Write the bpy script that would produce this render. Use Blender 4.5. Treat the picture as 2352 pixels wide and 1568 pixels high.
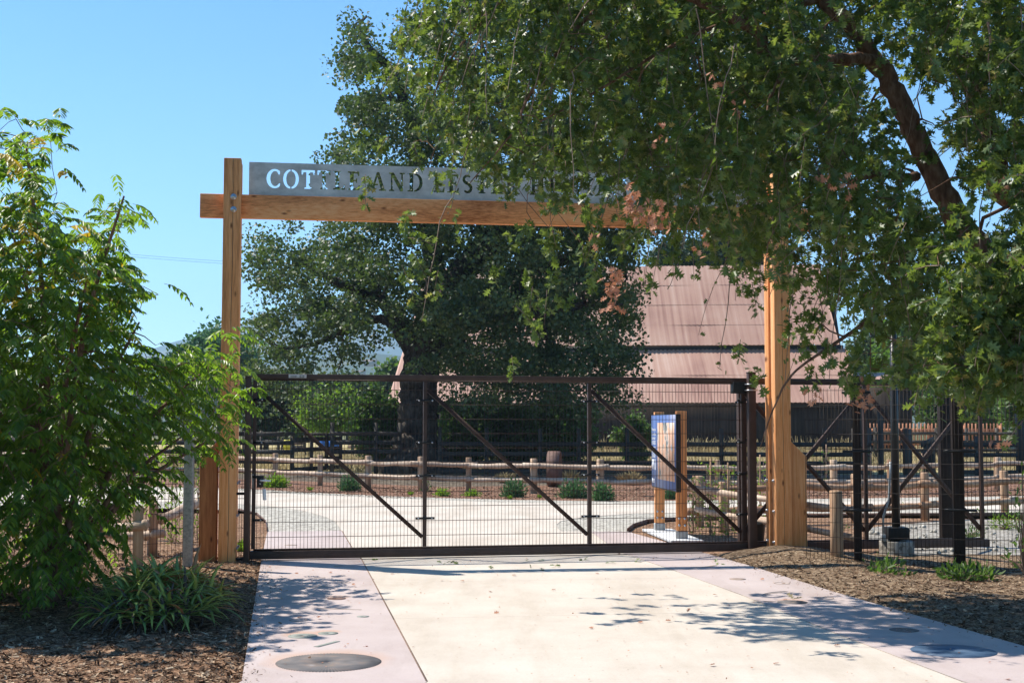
import bpy, bmesh, math, random
import numpy as np
from mathutils import Vector, Matrix, geometry
for o in list(bpy.data.objects): bpy.data.objects.remove(o)
SC = bpy.context.scene
COL = SC.collection
rng = np.random.default_rng(7); random.seed(7)
R = math.radians
# ------------------------------------------------------------------ camera (V pixels = photograph at 2352x1568)
F = 3060.0; CX, CY = 1176.0, 784.0; HOR = 975.0; CH = 1.88
PITCH = math.atan((HOR-CY)/F); ROLL = R(0.10)
cam = bpy.data.cameras.new('camera'); camo = bpy.data.objects.new('camera', cam); COL.objects.link(camo)
cam.sensor_width = 36; cam.lens = 36*F/2352; cam.clip_start = 0.1; cam.clip_end = 60000
camo.matrix_world = Matrix.Translation((0,0,CH)) @ Matrix.Rotation(R(90)+PITCH,4,'X') @ Matrix.Rotation(ROLL,4,'Z')
SC.camera = camo
RM = np.array(camo.matrix_world)[:3,:3]
def ray(x, y):
    d = RM @ np.array([(x-CX)/F, -(y-CY)/F, -1.0]); return d
def G(x, y, z=0.0):
    d = ray(x,y); t = (z-CH)/d[2]; return (d[0]*t, d[1]*t, z)
def AT(x, y, Y):
    d = ray(x,y); t = Y/d[1]; return np.array((d[0]*t, Y, CH+d[2]*t))
# ------------------------------------------------------------------ light
SUN = np.array([-.572,.282,1.0]); SUN /= np.linalg.norm(SUN)
EL = math.asin(SUN[2]); AZ = math.atan2(SUN[0], SUN[1])
w = bpy.data.worlds.new('World'); SC.world = w; w.use_nodes = True
nt = w.node_tree; bg = nt.nodes['Background']
sky = nt.nodes.new('ShaderNodeTexSky'); sky.sky_type = 'NISHITA'; sky.sun_disc = False
sky.sun_elevation = EL; sky.sun_rotation = AZ; sky.altitude = 0; sky.air_density = 0.9; sky.dust_density = 0.0; sky.ozone_density = 4.0
tint = nt.nodes.new('ShaderNodeMixRGB'); tint.blend_type = 'MULTIPLY'; tint.inputs[0].default_value = 1; tint.inputs[2].default_value = (.86,1.03,1.05,1)
nt.links.new(sky.outputs[0], tint.inputs[1])
_tc = nt.nodes.new('ShaderNodeTexCoord'); _sp = nt.nodes.new('ShaderNodeSeparateXYZ'); nt.links.new(_tc.outputs['Generated'], _sp.inputs[0])
_rp = nt.nodes.new('ShaderNodeValToRGB'); _rp.color_ramp.elements[0].position = .04; _rp.color_ramp.elements[0].color = (.95,.97,.98,1); _rp.color_ramp.elements[1].position = .34; _rp.color_ramp.elements[1].color = (.56,.83,.97,1)
nt.links.new(_sp.outputs[2], _rp.inputs[0])
_m2 = nt.nodes.new('ShaderNodeMixRGB'); _m2.blend_type = 'MULTIPLY'; _m2.inputs[0].default_value = 1
nt.links.new(tint.outputs[0], _m2.inputs[1]); nt.links.new(_rp.outputs[0], _m2.inputs[2]); nt.links.new(_m2.outputs[0], bg.inputs[0]); bg.inputs[1].default_value = 0.12
sl = bpy.data.lights.new('sun','SUN'); sl.energy = 5.0; sl.angle = R(0.53); sl.color = (1,.94,.84)
so = bpy.data.objects.new('sun', sl); COL.objects.link(so)
so.rotation_euler = Vector(SUN).to_track_quat('Z','Y').to_euler(); so.location = (-20,10,40)
vs = SC.view_settings; vs.view_transform = 'Standard'; vs.look = 'None'; vs.exposure = 0.70; vs.gamma = 1; vs.use_curve_mapping = False
SC.render.engine = 'CYCLES'
cy = SC.cycles; cy.max_bounces = 7; cy.transparent_max_bounces = 12; cy.diffuse_bounces = 4; cy.volume_bounces = 1; cy.transmission_bounces = 4
# ------------------------------------------------------------------ materials
def lin(c): return tuple(((v/255)/12.92 if v/255<=.04045 else ((v/255+.055)/1.055)**2.4) for v in c)
MATS = {}
def newmat(name):
    m = bpy.data.materials.new(name); m.use_nodes = True; MATS[name] = m
    return m, m.node_tree, m.node_tree.nodes['Principled BSDF']
def N(nt, t, **kw):
    n = nt.nodes.new(t)
    for k, v in kw.items():
        if k in n.inputs.keys(): n.inputs[k].default_value = v
        else: setattr(n, k, v)
    return n
def ramp(nt, fac, stops):
    r = nt.nodes.new('ShaderNodeValToRGB'); cr = r.color_ramp
    while len(cr.elements) < len(stops): cr.elements.new(.5)
    for e, (p, c) in zip(cr.elements, stops): e.position = p; e.color = (*c, 1)
    nt.links.new(fac, r.inputs[0]); return r.outputs[0]
def coords(nt, scale=(1,1,1), rot=(0,0,0)):
    tc = N(nt,'ShaderNodeTexCoord'); mp = N(nt,'ShaderNodeMapping'); mp.inputs['Scale'].default_value = scale; mp.inputs['Rotation'].default_value = rot
    nt.links.new(tc.outputs['Object'], mp.inputs[0]); return mp.outputs[0]
def bump(nt, b, h, s, d=.02):
    n = N(nt,'ShaderNodeBump'); n.inputs['Strength'].default_value = s; n.inputs['Distance'].default_value = d
    nt.links.new(h, n.inputs['Height']); nt.links.new(n.outputs[0], b.inputs['Normal'])
def noise_mat(name, stops, scale=5, detail=6, rough=.85, sc=(1,1,1), bs=.3, bd=.02, metal=0, spec=.3, rot=(0,0,0), rfn=.6):
    m, t, b = newmat(name); c = coords(t, sc, rot)
    n = N(t,'ShaderNodeTexNoise'); n.inputs['Scale'].default_value = scale; n.inputs['Detail'].default_value = detail; n.inputs['Roughness'].default_value = rfn
    t.links.new(c, n.inputs['Vector']); t.links.new(ramp(t, n.outputs[0], stops), b.inputs['Base Color'])
    b.inputs['Roughness'].default_value = rough; b.inputs['Metallic'].default_value = metal; b.inputs['Specular IOR Level'].default_value = spec
    if bs: bump(t, b, n.outputs[0], bs, bd)
    return m
def wood_mat(name, dark, mid, light, axis='Z', rough=.75, grain=26, knots=True, low=.55):
    m, t, b = newmat(name)
    s = {'Z':(1,1,.06),'X':(.06,1,1),'Y':(1,.06,1)}[axis]
    c = coords(t, s)
    n1 = N(t,'ShaderNodeTexNoise'); n1.inputs['Scale'].default_value = 3.5; n1.inputs['Detail'].default_value = 4; t.links.new(c, n1.inputs['Vector'])
    n2 = N(t,'ShaderNodeTexNoise'); n2.inputs['Scale'].default_value = grain*1.6; n2.inputs['Detail'].default_value = 5; n2.inputs['Roughness'].default_value=.7; t.links.new(c, n2.inputs['Vector'])
    mx = N(t,'ShaderNodeMath', operation='ADD'); m1 = N(t,'ShaderNodeMath', operation='MULTIPLY'); m1.inputs[1].default_value = .45
    t.links.new(n2.outputs[0], m1.inputs[0]); m2 = N(t,'ShaderNodeMath', operation='MULTIPLY'); m2.inputs[1].default_value = low
    t.links.new(n1.outputs[0], m2.inputs[0]); t.links.new(m1.outputs[0], mx.inputs[0]); t.links.new(m2.outputs[0], mx.inputs[1])
    col = ramp(t, mx.outputs[0], [(.34,dark),(.5,mid),(.66,light)])
    if knots:
        c2 = coords(t, {'Z':(5.0,.5,1.8),'X':(2.0,.3,5.0),'Y':(3,1.9,3)}[axis])
        v = N(t,'ShaderNodeTexVoronoi'); v.inputs['Scale'].default_value = 1.55; v.inputs['Randomness'].default_value = 1; t.links.new(c2, v.inputs['Vector'])
        rp = N(t,'ShaderNodeMapRange'); rp.inputs['From Min'].default_value = .045; rp.inputs['From Max'].default_value = .16; rp.inputs['To Min'].default_value = .9; rp.inputs['To Max'].default_value = 0
        t.links.new(v.outputs['Distance'], rp.inputs[0])
        mix = N(t,'ShaderNodeMixRGB'); mix.inputs[2].default_value = (dark[0]*.35,dark[1]*.3,dark[2]*.3,1)
        t.links.new(rp.outputs[0], mix.inputs[0]); t.links.new(col, mix.inputs[1]); col = mix.outputs[0]
    t.links.new(col, b.inputs['Base Color']); b.inputs['Roughness'].default_value = rough; b.inputs['Specular IOR Level'].default_value = .25
    bump(t, b, n2.outputs[0], .25, .004)
    return m
def leaf_mat(name, stops, trans=.35, rough=.42, spec=.5, tcol=(.25,.42,.04)):
    m = bpy.data.materials.new(name); m.use_nodes = True; t = m.node_tree; b = t.nodes['Principled BSDF']; out = t.nodes['Material Output']
    a = N(t,'ShaderNodeAttribute', attribute_name='rnd')
    col = ramp(t, a.outputs['Fac'], stops)
    t.links.new(col, b.inputs['Base Color']); b.inputs['Roughness'].default_value = rough; b.inputs['Specular IOR Level'].default_value = spec
    tr = N(t,'ShaderNodeBsdfTranslucent'); mx = N(t,'ShaderNodeMixRGB', blend_type='MULTIPLY'); mx.inputs[0].default_value = .0
    m3 = N(t,'ShaderNodeMixRGB'); m3.inputs[0].default_value = .45; m3.inputs[2].default_value = (*tcol,1); t.links.new(col, m3.inputs[1]); t.links.new(m3.outputs[0], tr.inputs[0])
    ms = N(t,'ShaderNodeMixShader'); ms.inputs[0].default_value = trans
    t.links.new(b.outputs[0], ms.inputs[1]); t.links.new(tr.outputs[0], ms.inputs[2]); t.links.new(ms.outputs[0], out.inputs['Surface'])
    MATS[name] = m; return m
# ------------------------------------------------------------------ object helpers
def tag(o, label=None, cat=None, group=None, kind=None):
    if label: o['label'] = label
    if cat: o['category'] = cat
    if group: o['group'] = group
    if kind: o['kind'] = kind
    return o
def thing(name, label, cat, loc=(0,0,0), group=None, rz=0):
    o = bpy.data.objects.new(name, None); COL.objects.link(o); o.location = loc; o.rotation_euler = (0,0,rz); o.empty_display_size = .2
    return tag(o, label, cat, group)
def link(name, me, mat, parent=None, smooth=False):
    o = bpy.data.objects.new(name, me); COL.objects.link(o)
    if mat is not None: me.materials.append(mat)
    if parent is not None: o.parent = parent
    if smooth: me.shade_smooth()
    return o
class MB:
    """collects shapes into one mesh"""
    def __init__(s): s.v=[]; s.f=[]; s.n=0; s.a=[]
    def add(s, V, Fc, a=0.0):
        V = np.asarray(V,float).reshape(-1,3); s.v.append(V); s.f += [tuple(i+s.n for i in f) for f in Fc]; s.n += len(V); s.a += [a]*len(V) if np.isscalar(a) else list(a)
        return s
    def box(s, x0,x1,y0,y1,z0,z1, M=None, a=0.0):
        V = np.array([(x,y,z) for z in (z0,z1) for x,y in ((x0,y0),(x1,y0),(x1,y1),(x0,y1))],float)
        if M is not None: V = V@M[0].T+M[1]
        return s.add(V, [(3,2,1,0),(4,5,6,7),(0,1,5,4),(1,2,6,5),(2,3,7,6),(3,0,4,7)], a)
    def bar(s, p, q, w, h, up=(0,0,1), a=0.0, roll=0):
        p=np.array(p,float); q=np.array(q,float); d=q-p; L=np.linalg.norm(d); d/=L; up=np.array(up,float)
        if abs(d@up)>.98: up=np.array((0,1.,0))
        r=np.cross(d,up); r/=np.linalg.norm(r); t=np.cross(r,d)
        V=[p+r*sx*w/2+t*sz*h/2 for sx,sz in ((-1,-1),(1,-1),(1,1),(-1,1))]+[q+r*sx*w/2+t*sz*h/2 for sx,sz in ((-1,-1),(1,-1),(1,1),(-1,1))]
        return s.add(V, [(0,1,2,3),(7,6,5,4),(0,4,5,1),(1,5,6,2),(2,6,7,3),(3,7,4,0)], a)
    def tube(s, P, rad, k=6, cap=True, a=0.0, noise=0):
        P=np.asarray(P,float); n=len(P); rad=np.broadcast_to(np.asarray(rad,float),(n,))
        T=np.gradient(P,axis=0); T/=np.linalg.norm(T,axis=1)[:,None]+1e-12
        up=np.array((0,0,1.)) if abs(T[0][2])<.9 else np.array((1.,0,0))
        ang=np.linspace(0,2*math.pi,k,endpoint=False); V=[]
        r=np.cross(T[0],up); r/=np.linalg.norm(r)
        for i in range(n):
            r=r-T[i]*(r@T[i]); r/=np.linalg.norm(r)+1e-12; b=np.cross(T[i],r)
            rr = rad[i]*(1+noise*(rng.random(k)-.5)) if noise else rad[i]*np.ones(k)
            V.append(P[i]+ (np.cos(ang)*rr)[:,None]*r + (np.sin(ang)*rr)[:,None]*b)
        V=np.concatenate(V); Fc=[]
        for i in range(n-1):
            for j in range(k):
                j2=(j+1)%k; Fc.append((i*k+j,i*k+j2,(i+1)*k+j2,(i+1)*k+j))
        if cap: Fc.append(tuple(range(k-1,-1,-1))); Fc.append(tuple((n-1)*k+j for j in range(k)))
        return s.add(V,Fc,a)
    def cyl(s, p, q, r, k=16, a=0.0): return s.tube([p,q],[r,r],k,True,a)
    def prism(s, pts, y0, y1, M=None, a=0.0):
        """polygon in (x,z), extruded y0..y1"""
        n=len(pts); V=np.array([(x,y0,z) for x,z in pts]+[(x,y1,z) for x,z in pts],float)
        if M is not None: V = V@M[0].T+M[1]
        return s.add(V, [tuple(range(n)), tuple(range(2*n-1,n-1,-1))]+[(i,i+n,(i+1)%n+n,(i+1)%n) for i in range(n)], a)
    def mesh(s, name):
        me=bpy.data.meshes.new(name); V=np.concatenate(s.v) if s.v else np.zeros((0,3))
        lens=np.array([len(f) for f in s.f],dtype=np.int32); idx=np.concatenate([np.array(f,dtype=np.int32) for f in s.f]) if s.f else np.zeros(0,np.int32)
        return rawmesh(name,V,idx,lens,np.array(s.a,dtype=np.float32))
    def build(s, name, mat, parent=None, smooth=False, bevel=0, local=True):
        if parent is not None and local:
            loc=np.array(parent.location); c,sn=math.cos(-parent.rotation_euler.z),math.sin(-parent.rotation_euler.z)
            if parent.parent is not None: loc = loc+np.array(parent.parent.location)
            if parent.type=='MESH' and parent.parent is None: pass
            s.v=[(v-loc) for v in s.v]
        o=link(name, s.mesh(name), mat, parent, smooth)
        if bevel:
            md=o.modifiers.new('bevel','BEVEL'); md.width=bevel; md.segments=2; md.limit_method='ANGLE'
        return o
def rawmesh(name, V, idx, lens, attr=None):
    me=bpy.data.meshes.new(name); me.vertices.add(len(V)); me.vertices.foreach_set('co', np.asarray(V,dtype=np.float32).ravel())
    me.loops.add(len(idx)); me.loops.foreach_set('vertex_index', np.asarray(idx,dtype=np.int32))
    me.polygons.add(len(lens)); st=np.concatenate([[0],np.cumsum(lens)[:-1]]).astype(np.int32)
    me.polygons.foreach_set('loop_start', st); me.polygons.foreach_set('loop_total', np.asarray(lens,dtype=np.int32))
    if attr is not None and len(attr)==len(V):
        a=me.attributes.new('rnd','FLOAT','POINT'); a.data.foreach_set('value', np.asarray(attr,dtype=np.float32))
    me.update(calc_edges=True); me.validate(); return me
def scatter(name, tv, tf, P, Rm, S, rnd):
    """many copies of a small leaf template in one mesh; P (n,3), Rm (n,3,3), S (n,) or (n,3)"""
    tv=np.asarray(tv,float); n=len(P); k=len(tv); S=np.asarray(S,float)
    if S.ndim==1: S=S[:,None].repeat(3,1)
    V=np.einsum('nij,nkj->nki', Rm, tv[None]*S[:,None,:])+P[:,None,:]
    idx0=np.concatenate([np.array(f) for f in tf]); lens0=np.array([len(f) for f in tf])
    idx=(idx0[None]+np.arange(n)[:,None]*k).ravel(); lens=np.tile(lens0,n)
    return rawmesh(name, V.reshape(-1,3), idx, lens, np.repeat(rnd,k))
def frames(d, roll):
    """rotation matrices whose local Y is d and local Z tends upward, then rolled"""
    d=d/np.linalg.norm(d,axis=1)[:,None]; up=np.tile([0,0,1.],(len(d),1)); up[np.abs(d[:,2])>.97]=[1,0,0]
    x=np.cross(d,up); x/=np.linalg.norm(x,axis=1)[:,None]; z=np.cross(x,d)
    c,s=np.cos(roll)[:,None],np.sin(roll)[:,None]; x2=x*c+z*s; z2=-x*s+z*c
    return np.stack([x2,d,z2],axis=2)
def rdir(n, zb=0.0):
    v=rng.normal(size=(n,3)); v[:,2]+=zb; return v/np.linalg.norm(v,axis=1)[:,None]
# gate frame
TH=R(8.2); UV=np.array([math.cos(TH),math.sin(TH),0]); NV=np.array([-math.sin(TH),math.cos(TH),0])
_g=G(520.5,1292); OG=np.array([_g[0],_g[1],0.0])
GM=(np.stack([UV,NV,np.array([0,0,1.])],axis=1), OG)     # local (u,n,z) -> world
def GW(u,n,z): return OG+UV*u+NV*n+np.array([0,0,z])
def UZ(x,y,n):
    d=ray(x,y); c=np.array([0,0,CH])-OG; t=(n-c@NV)/(d@NV); p=np.array([0,0,CH])+d*t; return ((p-OG)@UV, p[2])
def Ux(x,n,y=1100): return UZ(x,y,n)[0]
def Zy(y,x,n): return UZ(x,y,n)[1]
HAZE=1.6e-4
def wloc(p):
    l=np.zeros(3)
    while p is not None: l=l+np.array(p.location); p=p.parent
    return l
def put(name, me, mat, parent=None, smooth=False):
    if parent is not None: me.transform(Matrix.Translation(Vector(-wloc(parent))))
    return link(name, me, mat, parent, smooth)
def B(mb, name, mat, parent=None, smooth=False, bevel=0):
    l=wloc(parent); mb.v=[v-l for v in mb.v]
    o=link(name, mb.mesh(name), mat, parent, smooth)
    if bevel:
        md=o.modifiers.new('bevel','BEVEL'); md.width=bevel; md.segments=2; md.limit_method='ANGLE'
    return o
M=MATS
# ---- materials
M['fir']=wood_mat('fir',(.36,.125,.038),(.76,.325,.12),(.88,.49,.24),'Z')
M['fir_h']=wood_mat('fir_h',(.34,.105,.032),(.80,.335,.125),(.90,.52,.26),'X',grain=34)
M['fir_red_shade']=wood_mat('fir_red_shade',(.26,.085,.03),(.48,.19,.07),(.60,.29,.125),'Z')
M['cedar']=wood_mat('cedar',(.22,.12,.07),(.42,.27,.17),(.56,.42,.30),'Z',knots=False)
M['cedar_h']=wood_mat('cedar_h',(.26,.17,.12),(.46,.34,.25),(.60,.50,.40),'X',knots=False)
M['cedar_brown']=wood_mat('cedar_brown',(.16,.08,.045),(.34,.20,.12),(.52,.38,.27),'X',knots=False)
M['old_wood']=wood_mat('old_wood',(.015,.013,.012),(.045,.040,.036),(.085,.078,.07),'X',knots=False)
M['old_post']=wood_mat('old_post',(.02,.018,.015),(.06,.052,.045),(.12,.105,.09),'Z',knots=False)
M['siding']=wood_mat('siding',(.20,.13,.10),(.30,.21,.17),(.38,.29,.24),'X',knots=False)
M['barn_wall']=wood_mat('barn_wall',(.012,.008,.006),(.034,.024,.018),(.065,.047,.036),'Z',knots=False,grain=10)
M['picket']=wood_mat('picket',(.28,.11,.06),(.45,.20,.11),(.55,.28,.17),'Z',knots=False)
M['steel']=noise_mat('steel',[(.3,(.048,.027,.020)),(.7,(.075,.043,.033))],8,4,.55,bs=.02,spec=.35)
M['shaded_steel']=noise_mat('shaded_steel',[(.3,(.016,.010,.008)),(.7,(.028,.018,.014))],8,4,.6,bs=.02,spec=.25)  # brown steel darkened: the oak's shade is put into its colour
M['blackpole']=noise_mat('blackpole',[(.3,(.012,.012,.012)),(.7,(.022,.022,.022))],4,4,.35,bs=0,spec=.5)
M['galv']=noise_mat('galv',[(.35,(.26,.27,.27)),(.65,(.42,.43,.43))],30,6,.5,bs=.05,metal=.3)
M['zinc']=noise_mat('zinc',[(.3,(.45,.46,.48)),(.7,(.65,.66,.68))],40,3,.35,bs=.05,metal=.8)
M['plate']=noise_mat('plate',[(.3,(.34,.355,.345)),(.5,(.53,.545,.53)),(.7,(.70,.71,.69))],2.2,9,.75,bs=.03,bd=.002,metal=.15,spec=.4,sc=(1,1,1.6),rfn=.7)
M['concrete_grey']=noise_mat('concrete_grey',[(.3,(.30,.30,.29)),(.7,(.46,.46,.44))],9,7,.85,bs=.15,bd=.004)
M['concrete_white']=noise_mat('concrete_white',[(.3,(.52,.52,.52)),(.7,(.66,.66,.65))],9,7,.8,bs=.1,bd=.003)
M['rust']=noise_mat('rust',[(.3,(.10,.055,.04)),(.7,(.19,.11,.085))],7,7,.75,bs=.1,bd=.004)
M['black']=noise_mat('black',[(.3,(.012,.012,.013)),(.7,(.02,.02,.02))],9,3,.5,bs=0)
M['white']=noise_mat('white',[(.3,(.72,.74,.78)),(.7,(.82,.83,.86))],9,3,.35,bs=0)
def pave(name, a, b_, c, extra=None):
    m,t,b=newmat(name); co=coords(t)
    n1=N(t,'ShaderNodeTexNoise'); n1.inputs['Scale'].default_value=.9; n1.inputs['Detail'].default_value=8; n1.inputs['Roughness'].default_value=.62; t.links.new(co,n1.inputs['Vector'])
    n2=N(t,'ShaderNodeTexNoise'); n2.inputs['Scale'].default_value=55; n2.inputs['Detail'].default_value=4; t.links.new(co,n2.inputs['Vector'])
    col=ramp(t,n1.outputs[0],[(.3,a),(.5,b_),(.7,c)])
    mx=N(t,'ShaderNodeMixRGB',blend_type='MULTIPLY'); mx.inputs[0].default_value=.35; t.links.new(col,mx.inputs[1]); t.links.new(ramp(t,n2.outputs[0],[(.3,(.78,.76,.74)),(.5,(1,1,1))]),mx.inputs[2])
    n3=N(t,'ShaderNodeTexNoise'); n3.inputs['Scale'].default_value=.55; n3.inputs['Detail'].default_value=9; n3.inputs['Roughness'].default_value=.7
    mp3=N(t,'ShaderNodeMapping'); mp3.inputs['Scale'].default_value=(2.6,.5,1); mp3.inputs['Rotation'].default_value=(0,0,-.14); t.links.new(co,mp3.inputs[0]); t.links.new(mp3.outputs[0],n3.inputs['Vector'])
    m5=N(t,'ShaderNodeMixRGB',blend_type='MULTIPLY'); m5.inputs[0].default_value=.8; t.links.new(mx.outputs[0],m5.inputs[1]); t.links.new(ramp(t,n3.outputs[0],[(.36,(.86,.84,.81)),(.52,(1,1,1))]),m5.inputs[2]); mx=m5
    # small dark specks of dirt
    v=N(t,'ShaderNodeTexVoronoi'); v.inputs['Scale'].default_value=5.0; t.links.new(co,v.inputs['Vector'])
    mr=N(t,'ShaderNodeMapRange'); mr.inputs['From Min'].default_value=.035; mr.inputs['From Max'].default_value=.06; mr.inputs['To Min'].default_value=.55; mr.inputs['To Max'].default_value=0; t.links.new(v.outputs['Distance'],mr.inputs[0])
    m2=N(t,'ShaderNodeMixRGB'); m2.inputs[2].default_value=(.16,.11,.08,1); t.links.new(mr.outputs[0],m2.inputs[0]); t.links.new(mx.outputs[0],m2.inputs[1])
    t.links.new(m2.outputs[0],b.inputs['Base Color']); b.inputs['Roughness'].default_value=.8; b.inputs['Specular IOR Level'].default_value=.25
    bump(t,b,n2.outputs[0],.12,.003); return m2, t, b, co
pave('cream',(.475,.41,.345),(.53,.465,.395),(.57,.51,.44))
last,t,b,co=pave('pink',(.40,.325,.305),(.445,.37,.35),(.485,.41,.39))
def stains(last,t,b,co,spots):
    for (x,y,r) in spots:
        vm=N(t,'ShaderNodeVectorMath',operation='DISTANCE'); t.links.new(co,vm.inputs[0]); vm.inputs[1].default_value=(x,y,0)
        nz=N(t,'ShaderNodeTexNoise'); nz.inputs['Scale'].default_value=4; nz.inputs['Detail'].default_value=6; t.links.new(co,nz.inputs['Vector'])
        ad=N(t,'ShaderNodeMath',operation='MULTIPLY_ADD'); ad.inputs[1].default_value=.5*r; t.links.new(nz.outputs[0],ad.inputs[0]); t.links.new(vm.outputs['Value'],ad.inputs[2])
        mr=N(t,'ShaderNodeMapRange'); mr.inputs['From Min'].default_value=r*1.15; mr.inputs['From Max'].default_value=r*1.65; mr.inputs['To Min'].default_value=.45; mr.inputs['To Max'].default_value=0; t.links.new(ad.outputs[0],mr.inputs[0])
        mx=N(t,'ShaderNodeMixRGB'); mx.inputs[2].default_value=(.46,.25,.14,1); t.links.new(mr.outputs[0],mx.inputs[0]); t.links.new(last.outputs[0],mx.inputs[1]); last=mx
    t.links.new(last.outputs[0],b.inputs['Base Color'])
_s=[]
for x,y,r in ((755,1520,.40),(695,1459.7,.15),(753,1454,.1),(773,1374,.12),(1819,1382,.13)):
    g=G(x,y); _s.append((g[0],g[1],r))
stains(last,t,b,co,_s)
def chips_mat(name, stops, s1=38, s2=6, bs=.8, bd=.02, vs_=(1,1,1)):
    m,t,b=newmat(name); co=coords(t,vs_)
    nd=N(t,'ShaderNodeTexNoise'); nd.inputs['Scale'].default_value=9; t.links.new(co,nd.inputs['Vector'])
    mixv=N(t,'ShaderNodeMixRGB'); mixv.inputs[0].default_value=.12; t.links.new(co,mixv.inputs[1]); t.links.new(nd.outputs[1],mixv.inputs[2])
    v=N(t,'ShaderNodeTexVoronoi'); v.inputs['Scale'].default_value=s1; t.links.new(mixv.outputs[0],v.inputs['Vector'])
    sep=N(t,'ShaderNodeSeparateColor'); t.links.new(v.outputs['Color'],sep.inputs[0])
    n=N(t,'ShaderNodeTexNoise'); n.inputs['Scale'].default_value=s2; n.inputs['Detail'].default_value=8; t.links.new(co,n.inputs['Vector'])
    ad=N(t,'ShaderNodeMath',operation='MULTIPLY_ADD'); ad.inputs[1].default_value=.55; t.links.new(sep.outputs[0],ad.inputs[0])
    m2=N(t,'ShaderNodeMath',operation='MULTIPLY'); m2.inputs[1].default_value=.45; t.links.new(n.outputs[0],m2.inputs[0]); t.links.new(m2.outputs[0],ad.inputs[2])
    t.links.new(ramp(t,ad.outputs[0],stops),b.inputs['Base Color']); b.inputs['Roughness'].default_value=.9; b.inputs['Specular IOR Level'].default_value=.15
    bump(t,b,ad.outputs[0],bs,bd); return m
chips_mat('mulch',[(.15,(.05,.026,.015)),(.4,(.15,.08,.045)),(.62,(.27,.155,.09)),(.85,(.46,.32,.21))])
chips_mat('mulch_pale',[(.15,(.045,.028,.016)),(.4,(.13,.083,.048)),(.62,(.225,.155,.095)),(.85,(.38,.29,.20))])
chips_mat('mulch_far',[(.15,(.05,.022,.012)),(.4,(.14,.068,.042)),(.62,(.24,.13,.085)),(.85,(.42,.27,.19))],22,3)
chips_mat('gravel',[(.15,(.17,.155,.13)),(.4,(.34,.31,.265)),(.62,(.46,.43,.37)),(.85,(.60,.57,.50))],24,5,.9,.02)
chips_mat('rubble',[(.15,(.12,.11,.095)),(.4,(.22,.20,.17)),(.62,(.32,.29,.25)),(.85,(.45,.43,.39))],16,2,.9,.03)
chips_mat('litter',[(.15,(.03,.022,.016)),(.4,(.075,.058,.042)),(.62,(.14,.11,.08)),(.85,(.28,.23,.17))],14,1.5)
noise_mat('field',[(.3,(.24,.19,.085)),(.5,(.36,.29,.14)),(.7,(.46,.39,.21))],.6,9,.95,bs=.5,bd=.05,spec=.1)
noise_mat('ground_far',[(.3,(.06,.075,.03)),(.5,(.12,.12,.055)),(.7,(.22,.19,.10))],.02,9,.95,bs=0,spec=.1)
# ------------------------------------------------------------------ ground
def sheet(name, pts, z, mat, kind='structure', thick=0):
    v=[(p[0],p[1],z) for p in pts]; me=bpy.data.meshes.new(name); bm=bmesh.new(); f=bm.faces.new([bm.verts.new(q) for q in v])
    if f.normal.z<0: f.normal_flip()
    f.normal_update()
    if f.normal.z<0: f.normal_flip()
    bmesh.ops.triangulate(bm, faces=[f])
    if thick:
        r=bmesh.ops.extrude_face_region(bm, geom=bm.faces[:]); 
        for e in r['geom']:
            if isinstance(e,bmesh.types.BMVert): e.co.z-=thick
        bmesh.ops.recalc_face_normals(bm, faces=bm.faces[:])
    bm.to_mesh(me); bm.free(); o=link(name, me, M[mat]); tag(o,kind=kind); return o
def gp(*a): return [G(x,y)[:2] for x,y in a]
sheet('ground',[(-30000,-300),(30000,-300),(30000,30000),(-30000,30000)],-.16,'ground_far')
sheet('dry_field',[(-60,46),(70,46),(90,170),(-90,170)],-.02,'field')
sheet('leaf_litter',[(-26,33),(40,33),(48,51.5),(-36,51.0)],-.006,'litter')
# mulch bed beyond the crossing path
sheet('mulch_bed',[(-24,25)]+gp((547,1121.5),(700,1130),(883,1139),(1148,1147),(1400,1151),(1700,1148),(2352,1139))+[(26,34),(26,43),(6,43.5),(-2,40.5),(-9,46),(-24,47)],.000,'mulch_far')
# near mulch base both sides
sheet('mulch_yard',[(-26,20.3),(-.5,20.3),(-.5,19.3),(26,19.3),(26,26),(-26,30)],-.012,'mulch')
# gravel margins
sheet('gravel_margin',gp((-300,1105),(547,1121.5),(700,1130),(883,1139),(1148,1147),(1400,1151),(1700,1148),(2352,1139),(2700,1137),(2700,1181),(2352,1184),(1855,1186),(1700,1192),(1557,1195),(1487,1200),(1454,1211),(1441,1222),(1280,1222),(900,1225),(785,1222),(614,1222),(610,1200),(590,1182),(547,1172),(300,1165),(-300,1160)),.004,'gravel')
# crossing path + drive (cream concrete slab)
drive=gp((-300,1118),(547,1127),(669,1135),(974,1148),(1148,1154.5),(1400,1157),(1700,1154),(2352,1149),(2700,1147),(2700,1167),(2352,1170),(1855,1172),(1600,1178),(1457,1180),(1350,1187),(1289,1197),(1279,1205),(1281,1214),(1290,1221))
drive+=gp((1441,1222),(1533,1247),(1603,1267),(1722.7,1301),(1917.5,1362),(2118,1419.7),(2352,1486.7),(2640,1568))+[(7.2,-3),(-3.0,-3)]
drive+=gp((540,1650),(555,1568),(577.5,1429),(600,1290),(607,1255),(614,1222),(785,1220),(772,1199),(750,1188),(700,1174),(637,1165),(547,1158),(300,1152),(-300,1146))
sheet('driveway',drive,.012,'cream',thick=.1)
def strip(name,L,Rr):
    return sheet(name,L+Rr[::-1],.016,'pink')
strip('pink_concrete_border',gp((614,1222),(607,1255),(600,1290),(577.5,1429),(555,1568))+[(-2.6,4),(-2.05,0)],gp((785,1220),(809.6,1261),(830,1285),(905,1426),(980,1568))+[(-.95,4),(-.4,0)])
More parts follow.
